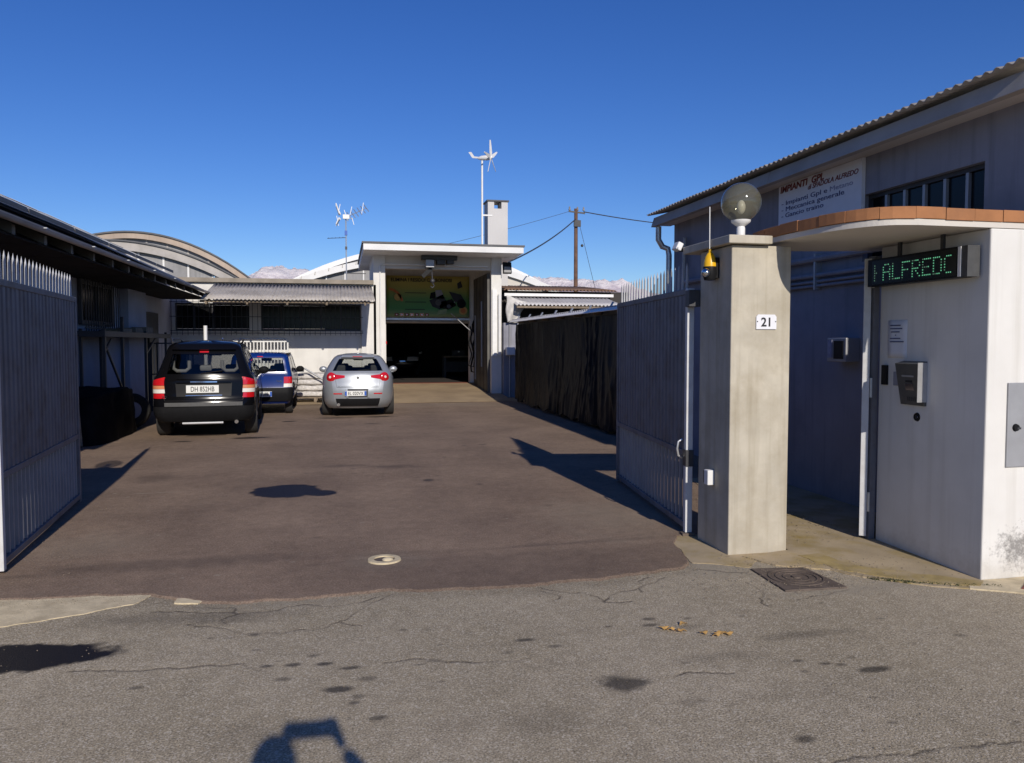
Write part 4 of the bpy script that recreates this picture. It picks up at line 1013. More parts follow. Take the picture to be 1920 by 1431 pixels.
gw = thing('entrance_wall', 'white plastered wall beside the pedestrian entrance with sunlit front face', 'wall', (4.35, 4.6, 0))
B().prism([(4.32,4.592),(7.5,4.592),(7.5,4.84),(4.54,4.84),(4.54,5.72),(4.33,5.72)], lambda a, c, d: (a, c, d), 0, 2.429).build('wall', M['entrance_plaster'], gw, bevel=0.01)
tag(B().tube([(4.74,4.53,0),(4.74,4.53,0.34),(4.74,4.53,0.36)],[0.035,0.035,0.03],10).build('pipe_stub', M['black']), 'short black pipe stub standing at the foot of the white wall', 'pipe')

# left twin pillar and wall, outside the frame but shading the yard
lp = thing('gate_pillar', 'concrete gate pillar with globe lamp at the left gate leaf', 'pillar', (-2.68, 5.83, 0))
B().box(-2.98,-2.46,5.56,6.10,0,2.395).build('shaft', M['concrete'], lp, bevel=0.008)
B().box(-3.03,-2.41,5.50,6.16,2.402,2.465).build('cap', M['concrete'], lp)
tag(B().box(-9,-3.05,5.7,5.95,0,2.40).build('boundary_wall', M['plaster']), 'white boundary wall left of the left gate pillar', 'wall')

# globe lamps
def globe_lamp(x, y, z, label):
    g = thing('globe_lamp', label, 'lamp', (x, y, z), local=True, group='globe lamps on the gate pillars')
    B().lathe([(0.001,0),(0.034,0),(0.034,0.10),(0.03,0.115),(0.05,0.13),(0.075,0.15),(0.078,0.165),(0.055,0.168),(0.001,0.168)],(0,0,0),20).build('stem', M['white'], g, smooth=True)
    B().ball((0,0,0.305),0.158,36,22).build('globe', M['globe'], g, smooth=True)
    B().ball((0,0,0.27),0.035,14,10,(1,1,1.6)).build('bulb', M['bulb'], g, smooth=True)
globe_lamp(3.14, 5.85, 2.465, 'smoked glass globe lamp on the concrete pillar beside the curved canopy')
globe_lamp(-2.70, 5.85, 2.465, 'smoked glass globe lamp on the left gate pillar')
# house number
hn = thing('house_number', 'small white house number plate reading 21 on the pillar', 'number plate', (3.205, 5.55, 1.8))
B().prism([(3.12,1.755),(3.29,1.755),(3.29,1.85),(3.275,1.868),(3.135,1.868),(3.12,1.85)], lambda a, z, d: (a, d, z), 5.548, 5.558).build('plate', M['paper'], hn)
text('21', 0.095, M['ink'], hn, (3.206,5.5465,1.778), FACE_S, align='CENTER', bold=0.002)
for x in (3.128,3.282): B().box(x-0.004,x+0.004,5.545,5.549,1.81,1.818).build('screw', M['metal_dark'], hn)
# warning beacon with aerial on the shaded pillar face
bc = thing('warning_beacon', 'yellow and black gate beacon with thin aerial on the pillar side', 'beacon', (2.87, 5.8, 2.28))
B().lathe([(0.001,-0.11),(0.045,-0.105),(0.058,-0.06),(0.054,0.0)],(2.852,5.80,2.25),18).build('base', M['black'], bc, smooth=True)
B().lathe([(0.052,0.0),(0.05,0.035),(0.04,0.075),(0.022,0.105),(0.013,0.112),(0.013,0.135),(0.001,0.135)],(2.852,5.80,2.25),18).build('dome', M['yellow'], bc, smooth=True)
B().ball((2.80,5.76,2.20),0.035,12,8).build('lens', M['chrome'], bc, smooth=True)
B().tube([(2.848,5.80,2.39),(2.85,5.81,2.72)],0.0035,6).build('aerial', M['white'], bc)
B().box(2.88,2.914,5.76,5.84,2.16,2.32).build('bracket', M['black'], bc)
# small white lamp at the end of the cap, photocell box
cl = thing('sensor_lamp', 'small white sensor lamp at the far end of the pillar cap', 'lamp', (2.84, 6.4, 2.5))
B().obox((2.835,6.38,2.475),0.05,0.10,0.07,Matrix.Rotation(R(25),3,'Y')).build('housing', M['white'], cl, bevel=0.008)
B().box(2.85,2.9,6.335,6.37,2.43,2.46).build('bracket', M['black'], cl)
pc = thing('photocell', 'small white photocell box low on the shaded pillar face', 'photocell', (2.9, 5.8, 0.57))
B().box(2.855,2.914,5.80,5.87,0.51,0.63).build('housing', M['white'], pc, bevel=0.006)
B().box(2.858,2.911,5.871,5.884,0.52,0.62).build('gasket', M['black'], pc)

# LED sign
ls = thing('led_sign', 'black LED sign with green dotted letters hanging under the canopy', 'LED sign', (4.25, 5.2, 2.2))
B().box(4.205,4.30,4.72,5.72,2.105,2.322).build('housing', M['black'], ls, bevel=0.004)
B().box(4.2005,4.2045,4.76,5.66,2.12,2.306).build('screen', M['led_face'], ls)
B().box(4.203,4.302,4.665,4.719,2.107,2.32).build('end_cap', M['trim_grey'], ls)
B().box(4.198,4.2045,4.721,4.748,2.11,2.318).build('trim', M['white'], ls)
for y in (4.95,5.4): B().box(4.24,4.26,y-0.015,y+0.015,2.323,2.43).build('bracket', M['metal_dark'], ls)
FONT = {'A':['01110','10001','10001','11111','10001','10001','10001'],'L':['10000']*6+['11111'],'F':['11111','10000','10000','11110','10000','10000','10000'],
        'R':['11110','10001','10001','11110','10100','10010','10001'],'E':['11111','10000','10000','11110','10000','10000','11111'],'D':['11110','10001','10001','10001','10001','10001','11110'],
        'C':['0111','1000','1000','1000','1000','1000','0111']}
bo, bd_ = B(), B()
y = 5.525; px = 0.0188; pz = 0.0195
for chh in 'ALFREDC':
    for r, row in enumerate(FONT[chh]):
        for c, q in enumerate(row):
            if q == '1':
                yy = y-c*px; zz = 2.272-r*pz
                (bo if rnd.random() < 0.72 else bd_).box(4.197,4.2003,yy-0.0075,yy-0.0005,zz-0.0105,zz-0.0025)
    y -= 5*px+0.0145
for r in range(7): bd_.box(4.197,4.2003,5.62,5.628,2.272-r*pz-0.010,2.272-r*pz-0.0015)
bd_.box(4.197,4.2003,5.60,5.608,2.272-3*pz-0.010,2.272-3*pz-0.0015)
bo.build('lettering', M['led_on'], ls, kind='stuff'); bd_.build('lettering', M['led_dim'], ls, kind='stuff')

# intercom, notice, small plates on the shaded wall
ic = thing('intercom', 'brushed metal intercom panel with hood on the shaded wall', 'intercom', (4.32, 5.3, 1.35))
B().prism([(4.329,1.17),(4.305,1.17),(4.245,1.49),(4.329,1.51)], lambda a, z, d: (a, d, z), 5.165, 5.42).build('housing', M['steel_dark'], ic)
def on_ic(y, t, dx=0.0): 
    return (4.305-0.06*t-dx, y, 1.17+0.32*t)
def ic_plate(y0, y1, t0, t1, m, name, th=0.004):
    b = B(); b.add([on_ic(y0,t0,0.001),on_ic(y1,t0,0.001),on_ic(y1,t1,0.001),on_ic(y0,t1,0.001),on_ic(y0,t0,th),on_ic(y1,t0,th),on_ic(y1,t1,th),on_ic(y0,t1,th)],[(0,3,2,1),(4,5,6,7),(0,1,5,4),(1,2,6,5),(2,3,7,6),(3,0,4,7)])
    return b.build(name, m, ic)
ic_plate(5.23,5.36,0.68,0.72,M['metal_grey'],'trim'); ic_plate(5.245,5.335,0.36,0.52,M['chrome'],'call_button'); ic_plate(5.255,5.325,0.55,0.6,M['ink'],'lens')
for k in range(5): ic_plate(5.245+0.02*k,5.253+0.02*k,0.1,0.2,M['metal_dark'],'grille_slot')
B().box(4.24,4.329,5.160,5.164,1.2,1.5).build('hood', M['galv'], ic)
nt = thing('notice', 'white paper notice with printed lines taped to the shaded wall', 'notice', (4.325, 5.5, 1.7))
B().grid(lambda i, j: (4.326-0.004*math.sin(3*j)*(1-i), 5.61-0.22*i, 1.53+0.30*j), 4, 6).build('sheet', M['paper'], nt, smooth=True, thick=0.001)
for k, (a, c) in enumerate(((0.03,0.15),(0.03,0.17),(0.04,0.14),(0.09,0.10),(0.03,0.15),(0.03,0.19))):
    B().box(4.3185,4.3195,5.61-c,5.61-a,1.785-0.026*k,1.793-0.026*k).build('printed_line', M['ink_blue'], nt)
tag(B().box(4.317,4.329,5.47,5.53,1.31,1.42).build('switch_plate', M['plaster_shop'], None, bevel=0.003), 'small pale plate between the black reader and the intercom', 'switch plate')
tag(B().box(4.305,4.329,5.60,5.66,1.31,1.47).build('card_reader', M['black'], None, bevel=0.004), 'small black card reader by the door jamb', 'card reader')
kh = thing('key_switch', 'round black key switch below the intercom', 'key switch', (4.325, 5.26, 1.08))
B().lathe([(0.001,0.012),(0.03,0.012),(0.036,0.0)],(4.329,5.26,1.08),18,Matrix(((0,0,-1),(0,1,0),(1,0,0)))).build('escutcheon', M['black'], kh)
B().lathe([(0.001,0.016),(0.012,0.016),(0.013,0.0121)],(4.329,5.255,1.08),12,Matrix(((0,0,-1),(0,1,0),(1,0,0)))).build('lock', M['chrome'], kh)
md = thing('meter_door', 'grey meter cupboard door with black lock on the sunlit wall', 'meter door', (4.75, 4.59, 1.05))
B().box(4.485,5.05,4.578,4.591,0.79,1.375).build('door', M['metal_grey'], md, bevel=0.003)
b = B(); b.lathe([(0.001,0.014),(0.022,0.014),(0.027,0.0)],(4.55,4.577,1.065),16,Matrix(((1,0,0),(0,0,-1),(0,1,0)))); b.build('lock', M['black'], md)
B().obox((4.567,4.568,1.06),0.03,0.012,0.014).build('latch', M['metal_dark'], md)
# pedestrian gate leaf and jamb
pg = thing('pedestrian_gate', 'open pedestrian gate leaf seen edge-on against the door jamb', 'gate', (4.3, 5.75, 0))
B().box(4.275,4.329,5.73,5.80,0.02,2.36).build('jamb', M['gate'], pg)
B().beam((4.235,5.755,1.19),(4.77,6.49,1.19),0.055,2.30).build('leaf', M['gate_edge'], pg, bevel=0.004)
for z in (0.25,1.2,2.1): B().tube([(4.268,5.732,z),(4.268,5.732,z+0.16)],0.011,10).build('hinge', M['galv'], pg)
lb = thing('letter_box', 'grey wall box with dark window on the workshop wall inside the entrance', 'wall box', (5.0, 7.1, 1.58))
B().box(4.87,5.028,6.93,7.24,1.46,1.70).build('housing', M['metal_grey'], lb, bevel=0.008)
B().box(4.862,4.869,6.97,7.12,1.49,1.67).build('window', M['black'], lb)
B().box(4.862,4.869,7.15,7.22,1.50,1.68).build('label', M['ink_faint'], lb)

# ------------------------------------------------------------------ the two open gate leaves
def gate_leaf(x0, y0, x1, y1, label, yard_side):
    L = math.hypot(x1-x0, y1-y0)
    g = thing('gate_leaf', label, 'gate', (x0, y0, 0.0), math.atan2(y1-y0, x1-x0), 'open metal gate leaves', local=True)
    sd = yard_side                                     # +1 / -1: local y of the yard face
    for xa in (0.0, L-0.06): B().box(xa, xa+0.06, -0.03, 0.03, 0.03, 2.11).build('stile', M['gate_edge'] if xa == 0 else M['gate'], g, bevel=0.004)  # near stile takes the sunlit copy of the paint
    for z in (2.06, 0.68, 0.06): B().box(0.061, L-0.061, -0.028, 0.028, z, z+0.05).build('rail', M['gate'], g, bevel=0.004)
    B().box(0.062, L-0.062, 0.004*-sd, 0.012*-sd, 0.732, 2.058).build('sheet', M['gate'], g)
    n = 22; p = (L-0.12)/n
    up = sp = lo = None
    for k in range(n):
        x = 0.06+p*k
        if up is None:
            b = B(); h = 0.5*p
            b.prism([(x+0.006,0.003),(x+0.026,0.022),(x+p-0.026,0.022),(x+p-0.006,0.003)], lambda a, c, d: (a, c*sd, d), 0.733, 2.058)
            up = b.build('slat', M['gate'], g)
            lo = B().box(x+p/2-0.012, x+p/2+0.012, -0.012, 0.012, 0.111, 0.679).build('baluster', M['baluster'], g)
            b = B(); c = x+p/2
            b.add([(c-0.014,-0.008,2.111),(c+0.014,-0.008,2.111),(c+0.014,0.008,2.111),(c-0.014,0.008,2.111),(c-0.012,-0.006,2.29),(c+0.012,-0.006,2.29),(c+0.012,0.006,2.29),(c-0.012,0.006,2.29),(c,0,2.335)],
                  [(0,3,2,1),(0,1,5,4),(1,2,6,5),(2,3,7,6),(3,0,4,7),(4,5,8),(5,6,8),(6,7,8),(7,4,8)])
            sp = b.build('spike', M['spike'], g)
        else:
            for s in (up, lo, sp): dup(s, (p*k, 0, 0), g)
    return g, L
g1, L1 = gate_leaf(-2.385, 6.16, -2.65, 8.78, 'grey ribbed metal gate leaf with pale spikes at the left edge', -1)
g2, L2 = gate_leaf(2.885, 6.21, 3.185, 8.79, 'grey ribbed metal gate leaf hinged beside the concrete pillar', 1)
B().box(-0.012, 0.075, -0.034, 0.034, 0.60, 0.74).build('hinge_band', M['metal_dark'], g2)
B().tube([(0.10,0.03,0.66),(0.10,0.065,0.68),(0.10,0.075,0.74),(0.10,0.065,0.80),(0.10,0.03,0.82)],0.010,8).build('handle', M['galv'], g2, smooth=True)
B().box(-0.10, 0.0, -0.05, 0.05, 1.95, 2.09).build('hinge', M['metal_dark'], g2, bevel=0.006)
B().box(-0.03, 0.05, -0.05, 0.06, 0.0, 0.028).build('floor_pivot', M['iron'], g2)

# ------------------------------------------------------------------ cars
def hermite(xs, ys, x):
    n = len(xs); d = [(ys[i+1]-ys[i])/(xs[i+1]-xs[i]) for i in range(n-1)]
    m = [d[0]] + [0 if d[i-1]*d[i] <= 0 else 2*d[i-1]*d[i]/(d[i-1]+d[i]) for i in range(1, n-1)] + [d[-1]]
    if x <= xs[0]: return ys[0]
    if x >= xs[-1]: return ys[-1]
    i = max(k for k in range(n-1) if xs[k] <= x); h = xs[i+1]-xs[i]; t = (x-xs[i])/h
    return (2*t**3-3*t*t+1)*ys[i]+(t**3-2*t*t+t)*h*m[i]+(-2*t**3+3*t*t)*ys[i+1]+(t**3-t*t)*h*m[i+1]

class Car:
    def __init__(s, spec):
        s.__dict__.update(spec)
        s.zs = [r[0] for r in s.prof]
    def par(s, z): return [hermite(s.zs, [r[k] for r in s.prof], z) for k in (1,2,3,4)]
    def base(s, u, z):
        w, yr, yf, r = s.par(z); r = min(r, w-0.05); xi = w-r
        cr, cf = s.crown_r, s.crown_f
        if u <= 1: x = u*xi; y = yr+cr*(x/w)**2
        elif u <= 2: a = (u-1)*math.pi/2; x = xi+r*math.sin(a); y = yr+cr*(xi/w)**2+r*(1-math.cos(a))
        elif u <= 3:
            ya = yr+cr*(xi/w)**2+r; ye = yf-cf*(xi/w)**2-r; x = w; y = ya+(ye-ya)*(u-2)
        elif u <= 4: a = (u-3)*math.pi/2; x = xi+r*math.cos(a); y = yf-cf*(xi/w)**2-r*(1-math.sin(a))
        else: x = xi*(5-u); y = yf-cf*(x/w)**2
        t = (y-s.L/2)/(s.L/2)
        return x*(1-s.taper*abs(t)**3), y
    def P(s, u, z, sg=1, off=0.0):
        x, y = s.base(abs(u), z)
        if u < 0: x = -x
        zz = z
        if 2 <= abs(u) <= 3 and z < s.belt and s.arch:
            for ya in s.axles:
                d = abs(y-ya)
                if d < s.archR:
                    zb = s.axz+math.sqrt(s.archR**2-d*d)
                    if zb > s.zs[0]:
                        zz = zb+(z-s.zs[0])*(s.belt-zb)/(s.belt-s.zs[0])
        v = Vector((x, y, zz))
        if off:
            e = 0.02
            a = Vector((*s.base(abs(u)+e, z), z))-Vector((*s.base(max(0,abs(u)-e), z), z))
            b1, b2 = s.base(abs(u), min(s.zs[-1], z+0.02)), s.base(abs(u), z-0.02)
            b = Vector((b1[0]-b2[0], b1[1]-b2[1], min(s.zs[-1], z+0.02)-(z-0.02)))
            n = a.cross(b).normalized()
            if u < 0: n.x = -n.x
            v += n*off
        return v

def linspace(a, b, n): return [a+(b-a)*i/(n-1) for i in range(n)]
def build_car(name, label, loc, heading, spec, paint, glassm, group=None):
    c = Car(spec)
    root = thing(name, label, 'car', loc, heading, group, local=True)
    us = sorted(set([round(x, 4) for x in linspace(0,1,9)+linspace(1,2,6)+linspace(2,3,44)+linspace(3,4,6)+linspace(4,5,9)] + [w[k] for w in c.wins for k in (0,1)]))
    zl = sorted(set([round(x, 4) for x in linspace(c.zs[0], c.zs[-1], 34)] + [w[k] for w in c.wins for k in (2,3)]))
    def inwin(u, z):
        return any(w[0]-1e-6 < u < w[1]+1e-6 and w[2]-1e-6 < z < w[3]+1e-6 for w in c.wins)
    full = [-u for u in us[::-1] if u > 0] + us           # from -5 to 5 (front centre closes)
    def shell(off):
        b = B(); idx = {}
        for j, z in enumerate(zl):
            for i, u in enumerate(full):
                idx[i, j] = len(b.v); b.v.append(tuple(c.P(u, z, 1, off)))
        for j in range(len(zl)-1):
            for i in range(len(full)-1):
                if inwin(abs((full[i]+full[i+1])/2), (zl[j]+zl[j+1])/2): continue
                b.f.append((idx[i,j], idx[i+1,j], idx[i+1,j+1], idx[i,j+1]))
        j = len(zl)-1; n = len(us)
        # roof: bridge the right and left halves of the last ring
        top = zl[-1]+0.012
        row = {}
        for u in us:
            p = c.P(u, zl[-1], 1, off); row[u] = p
        k = len(b.v)
        for u in us:
            b.v.append((0, row[u].y, top))
        ctr = {u: k+i for i, u in enumerate(us)}
        fi = {u: i for i, u in enumerate(full)}
        for a, e in zip(us[:-1], us[1:]):
            b.f.append((idx[fi[a],j], idx[fi[e],j], ctr[e], ctr[a]))
            la = fi[-a] if a > 0 else fi[0.0]; le = fi[-e]
            b.f.append((idx[la,j], ctr[a], ctr[e], idx[le,j]))
        return b
    body = shell(0).build('body', paint, root, smooth=True, sharp=48)
    shell(-0.025).build('cabin_lining', M['lining'], root, smooth=True)
    for w in c.wins:
        for sg in ((1,) if w[0] == 0 or w[1] == 5 else (1, -1)):
            u0, u1 = w[0], w[1]
            if w[0] == 0: ul = linspace(-u1, u1, 25)
            elif w[1] == 5: ul = linspace(u0, 5, 13)+[-u for u in linspace(5, u0, 13)][1:]
            else: ul = [sg*u for u in linspace(u0, u1, 13)]
            zz = linspace(w[2], w[3], 9)
            b = B().grid(lambda i, j: c.P(ul[round(i*(len(ul)-1))], zz[round(j*8)], 1, -0.006), len(ul)-1, 8)
            b.build('windscreen' if w[1] == 5 else 'rear_window' if w[0] == 0 else 'side_window', glassm, root, smooth=True)
    def patch(nm, u0, u1, z0, z1, m, off=0.004, z0b=None, z1b=None, th=0.012, nu=14, nz=6, parent=None, both=False, label=None):
        """plate lying on the body between two u's; z0b/z1b give the heights at the u1 end"""
        z0b = z0 if z0b is None else z0b; z1b = z1 if z1b is None else z1b; r_ = []
        for sg in ((1, -1) if both else (1,)):
            def f(i, j, o):
                u = u0+(u1-u0)*i; a = z0+(z0b-z0)*i; e = z1+(z1b-z1)*i
                p = c.P(u, a+(e-a)*j, 1, o)
                return (p.x*sg, p.y, p.z)
            b = B().grid(lambda i, j: f(i, j, off), nu, nz)
            k = len(b.v); b.grid(lambda i, j: f(i, j, off-th), nu, nz)
            W = nu+1
            edge = [i for i in range(W)]+[j*W+nu for j in range(1, nz+1)]+[nz*W+i for i in range(nu-1, -1, -1)]+[j*W for j in range(nz-1, 0, -1)]
            for a, e in zip(edge, edge[1:]+edge[:1]): b.f.append((a, e, k+e, k+a))
            r_.append(b.build(nm, m, parent or root, smooth=True, sharp=35, label=label))
        return r_
    for u0, u1, za, zb_ in c.seams:
        if u0 == u1: patch('panel_gap', u0-0.006, u0+0.006, za, zb_, M['black'], 0.003, th=0.004, nu=1, nz=10, both=True)
        else: patch('panel_gap', u0, u1, za-0.003, za+0.003, M['black'], 0.003, th=0.004, nu=20, nz=1, both=(u0 > 0))
    # underbody, wheels
    B().box(-c.tw+0.12, c.tw-0.12, 0.55, c.L-0.35, c.zs[0]+0.02, c.belt*0.55).build('underbody', M['lining'], root)
    for ya in c.axles:
        for sg in (1, -1):
            rot = Matrix(((0,0,sg),(0,1,0),(-sg,0,0)))
            R_, W_ = c.wr, c.ww
            wl_ = B().lathe([(R_*0.62,-W_),(R_*0.93,-W_*0.98),(R_,-W_*0.82),(R_,-W_*0.18),(R_*0.93,-0.004),(R_*0.66,0.0),(R_*0.62,-0.012)], (sg*c.tw, ya, R_), 30, rot).build('wheel', M['tyre'], root, smooth=True)
            B().lathe([(R_*0.62,-0.014),(R_*0.56,-0.025),(R_*0.2,-0.012),(R_*0.06,-0.002),(0.001,-0.002)], (sg*c.tw, ya, R_), 20, rot).build('rim', M['rim'] if c.alloy else M['trim'], wl_, smooth=True)
            for q in range(14):                                        # tread blocks
                pass
    # cabin
    for x in (-0.36, 0.36):
        b = B(); b.box(x-0.24,x+0.24,c.seat_y,c.seat_y+0.5,0.35,0.55)
        b.obox((x,c.seat_y-0.06,0.82),0.46,0.14,0.56,Matrix.Rotation(R(12),3,'X'))
        st = b.build('front_seat', M['seat'], root, bevel=0.05)
        B().obox((x,c.seat_y-0.13,1.10+c.hr),0.26,0.10,0.17,Matrix.Rotation(R(10),3,'X')).build('headrest', M['seat'], st, bevel=0.03)
    ro = c.rs_off
    b = B(); b.box(-0.62,0.62,c.seat_y-1.0-ro,c.seat_y-0.5-ro,0.35,0.55); b.obox((0,c.seat_y-1.04-ro,0.76),1.24,0.14,c.rb,Matrix.Rotation(R(14),3,'X'))
    rs = b.build('rear_seat', M['seat'], root, bevel=0.04)
    for x in ((-0.40, 0.0, 0.40) if c.rear_heads == 3 else (-0.40, 0.40) if c.rear_heads else ()):
        y_, z_ = c.seat_y-1.15-ro, 0.62+c.rb
        if c.hollow and x:
            b = B(); pts = [(x-0.13,y_,z_+0.13),(x-0.13,y_,z_-0.0),(x-0.07,y_,z_-0.05),(x+0.07,y_,z_-0.05),(x+0.13,y_,z_-0.0),(x+0.13,y_,z_+0.13)]
            b.tube(pts, 0.033, 10); b.build('headrest', M['headrest'], rs, smooth=True)
        else:
            B().obox((x,y_,z_),0.24 if x else 0.2,0.09,0.15 if x else 0.1,Matrix.Rotation(R(10),3,'X')).build('headrest', M['headrest'] if c.hollow else M['seat'], rs, bevel=0.03)
    B().box(-0.66,0.66,c.seat_y+0.85,c.seat_y+1.25,0.55,0.98).build('dashboard', M['lining'], root, bevel=0.05)
    t_ = []
    for k in range(25): a = 2*math.pi*k/24; t_.append((-0.36+0.18*math.cos(a), c.seat_y+0.72+0.06*math.sin(a), 0.93+0.17*math.sin(a)))
    B().tube(t_, 0.016, 8, False).build('steering_wheel', M['black'], root, smooth=True)
    B().obox((0,c.mir[0],c.mir[1]),0.24,0.04,0.07).build('rear_view_mirror', M['black'], root, bevel=0.015)
    # door mirrors
    for sg in (1,-1):
        b = B(); b.ball((sg*(c.par(c.belt+0.08)[0]+0.10), c.dm, c.belt+0.08), 0.1, 14, 10, (1.0,0.6,0.75)); b.box(min(sg*(c.par(c.belt)[0]-0.06),sg*(c.par(c.belt)[0]+0.08)),max(sg*(c.par(c.belt)[0]-0.06),sg*(c.par(c.belt)[0]+0.08)),c.dm-0.02,c.dm+0.04,c.belt-0.0,c.belt+0.05)
        b.build('door_mirror', c.mirror_mat or paint, root, smooth=True)
    # front lamps, grille
    patch('headlamp', 3.25, 4.35, c.hl[0], c.hl[1], M['tail_white'], 0.004, both=True)
    patch('grille', 4.45, 5.0, c.hl[0]-0.04, c.hl[1]-0.02, M['black'], 0.004, both=True)
    patch('front_bumper_grille', 4.1, 5.0, 0.30, 0.42, M['black'], 0.004, both=True)
    return root, c, patch, body

def plate(root, x, y, z, s, tilt=0.0, w=0.52, h=0.11, blue=1):
    m = FACE_S
    p = B().box(x-w/2,x+w/2,y-0.006,y+0.004,z-h/2,z+h/2).build('number_plate', M['plate_white'], root, bevel=0.003)
    if blue:
        for xx in ((x-w/2+0.022),(x+w/2-0.022)): B().box(xx-0.021,xx+0.021,y-0.008,y-0.0062,z-h/2+0.006,z+h/2-0.006).build('band', M['plate_blue'], p)
    text(s, h*0.92, M['ink'], p, (x, y-0.0075, z-h*0.31), FACE_S, align='CENTER', width=w*0.72, bold=0.001)
    return p

# black SUV --------------------------------------------------------
suv_prof = [(0.29,0.76,0.12,4.20,0.20),(0.38,0.825,0.04,4.32,0.20),(0.48,0.85,0.01,4.38,0.20),(0.62,0.86,0.02,4.39,0.20),(0.70,0.86,0.05,4.38,0.18),(0.90,0.86,0.075,4.33,0.16),
            (1.00,0.85,0.085,4.15,0.15),(1.06,0.83,0.10,3.6,0.15),(1.10,0.80,0.11,3.28,0.14),(1.30,0.715,0.19,2.95,0.11),(1.50,0.64,0.27,2.55,0.10),(1.56,0.62,0.30,2.42,0.12),(1.61,0.585,0.35,2.30,0.16),(1.655,0.51,0.50,2.10,0.2),(1.675,0.38,0.85,1.8,0.25)]
suv_spec = dict(prof=suv_prof, L=4.4, crown_r=0.07, crown_f=0.16, taper=0.07, arch=True, belt=1.0, axles=(0.92,3.55), axz=0.35, archR=0.41, wr=0.35, ww=0.225, tw=0.84, alloy=True,
    wins=[(0,0.95,1.11,1.445),(2.05,2.26,1.11,1.46),(2.31,2.58,1.11,1.49),(2.62,2.93,1.11,1.49),(4.05,5,1.11,1.51)], seat_y=2.05, rs_off=0.38, hr=0.04, rb=0.58, rear_heads=3, hollow=True, mir=(2.6,1.42), dm=2.95, mirror_mat=M['trim'], hl=(0.72,0.9), seams=[(0.99,0.99,0.66,1.06),(2.29,2.29,0.5,1.08),(2.60,2.60,0.5,1.08),(-0.99,0.99,0.66,0)])
root, c, patch, body = build_car('suv', 'black SUV parked on the left with pale headrests in its rear window', (-2.285,14.12,0.012), R(4.0), suv_spec, M['suv_paint'], M['dark_glass'], 'cars parked in the yard')
for sg in (0,):
    patch('tail_lamp', 0.95, 1.8, 0.92, 1.055, M['tail_red'], 0.012, 0.92, 1.00, both=True, label='red upper segment of the tail lamp')
    patch('tail_lamp', 0.95, 1.8, 0.86, 0.915, M['tail_amber'], 0.012, both=True, label='amber segment of the tail lamp')
    patch('tail_lamp', 0.95, 1.8, 0.79, 0.856, M['tail_white'], 0.012, both=True, label='clear segment of the tail lamp')
    patch('tail_lamp', 0.97, 1.7, 0.70, 0.786, M['tail_red'], 0.012, both=True, label='red lower segment of the tail lamp')
patch('spoiler', -0.98, 0.98, 1.50, 1.575, M['suv_paint'], 0.06, th=0.08, nu=24)
patch('brake_lamp', -0.14, 0.14, 1.468, 1.492, M['tail_red'], 0.012)
patch('bumper_step', -1.0, 1.0, 0.565, 0.625, M['trim_grey'], 0.035, th=0.06, nu=24)
patch('bumper', -1.9, 1.9, 0.31, 0.56, M['trim'], 0.012, th=0.03, nu=40)
patch('tailgate_recess', -0.68, 0.68, 0.73, 0.955, M['black'], 0.004, nu=20)
patch('tailgate_grip', -0.66, 0.66, 0.955, 0.99, M['suv_paint'], 0.035, th=0.045, nu=20)
patch('tailgate_ridge', -0.66, 0.66, 1.02, 1.055, M['suv_paint'], 0.02, th=0.03, nu=20)
patch('grip_trim', -0.32, 0.32, 0.962, 0.982, M['chrome'], 0.040, th=0.01, nu=12)
plate(root, -0.02, c.base(0.1,0.85)[1]-0.024, 0.855, 'DH 852HB', blue=0, h=0.13)
patch('plate_lip', -0.45, 0.45, 0.74, 0.75, M['chrome'], 0.02, nu=12, nz=1)
text('Jeep', 0.05, M['chrome'], root, (-0.66,0.066,0.72), FACE_S, name='badge')
for sg in (1,-1): B().tube([(sg*0.54,0.60,1.645),(sg*0.57,0.75,1.70),(sg*0.57,1.9,1.70),(sg*0.54,2.1,1.645)],0.018,8).build('roof_rail', M['metal_dark'], root, smooth=True)
B().tube([(0.2,1.8,1.68),(0.2,1.7,1.72)],0.012,8).build('aerial', M['chrome'], root)
B().tube([(0.52,0.25,0.30),(0.52,-0.03,0.295)],0.032,12).build('exhaust', M['chrome'], root, smooth=True)
B().tube([(-0.35,0.08,0.275),(0.30,0.08,0.275)],0.02,8).build('tow_bar', M['metal_grey'], root)
B().tube([(-0.05,c.base(0,1.12)[1]-0.01,1.115),(0.30,c.base(0.3,1.16)[1]-0.014,1.16)],0.01,6).build('wiper', M['black'], root)

# blue small hatchback -----------------------------------------------
pan_prof = [(0.26,0.64,0.10,3.30,0.11),(0.36,0.69,0.02,3.38,0.11),(0.50,0.71,0.0,3.40,0.11),(0.62,0.715,0.03,3.39,0.10),(0.80,0.715,0.055,3.3,0.09),(0.92,0.71,0.065,3.0,0.09),(0.97,0.70,0.075,2.72,0.09),
            (1.15,0.66,0.13,2.45,0.09),(1.32,0.62,0.18,2.2,0.09),(1.36,0.60,0.20,2.08,0.11),(1.39,0.54,0.27,1.95,0.14),(1.405,0.44,0.5,1.75,0.18)]
pan_spec = dict(prof=pan_prof, L=3.4, crown_r=0.03, crown_f=0.08, taper=0.04, arch=True, belt=0.90, axles=(0.62,2.78), axz=0.27, archR=0.32, wr=0.275, ww=0.16, tw=0.68, alloy=False,
    wins=[(0,0.93,0.985,1.30),(2.06,2.36,0.975,1.31),(2.41,2.9,0.975,1.31),(4.05,5,0.975,1.32)], seat_y=1.45, rs_off=0.0, hr=-0.04, rb=0.40, rear_heads=0, hollow=False, mir=(2.15,1.22), dm=2.3, mirror_mat=M['trim'], hl=(0.62,0.76), seams=[(0.94,0.94,0.62,0.96),(2.38,2.38,0.42,0.96),(2.88,2.88,0.5,0.96)])
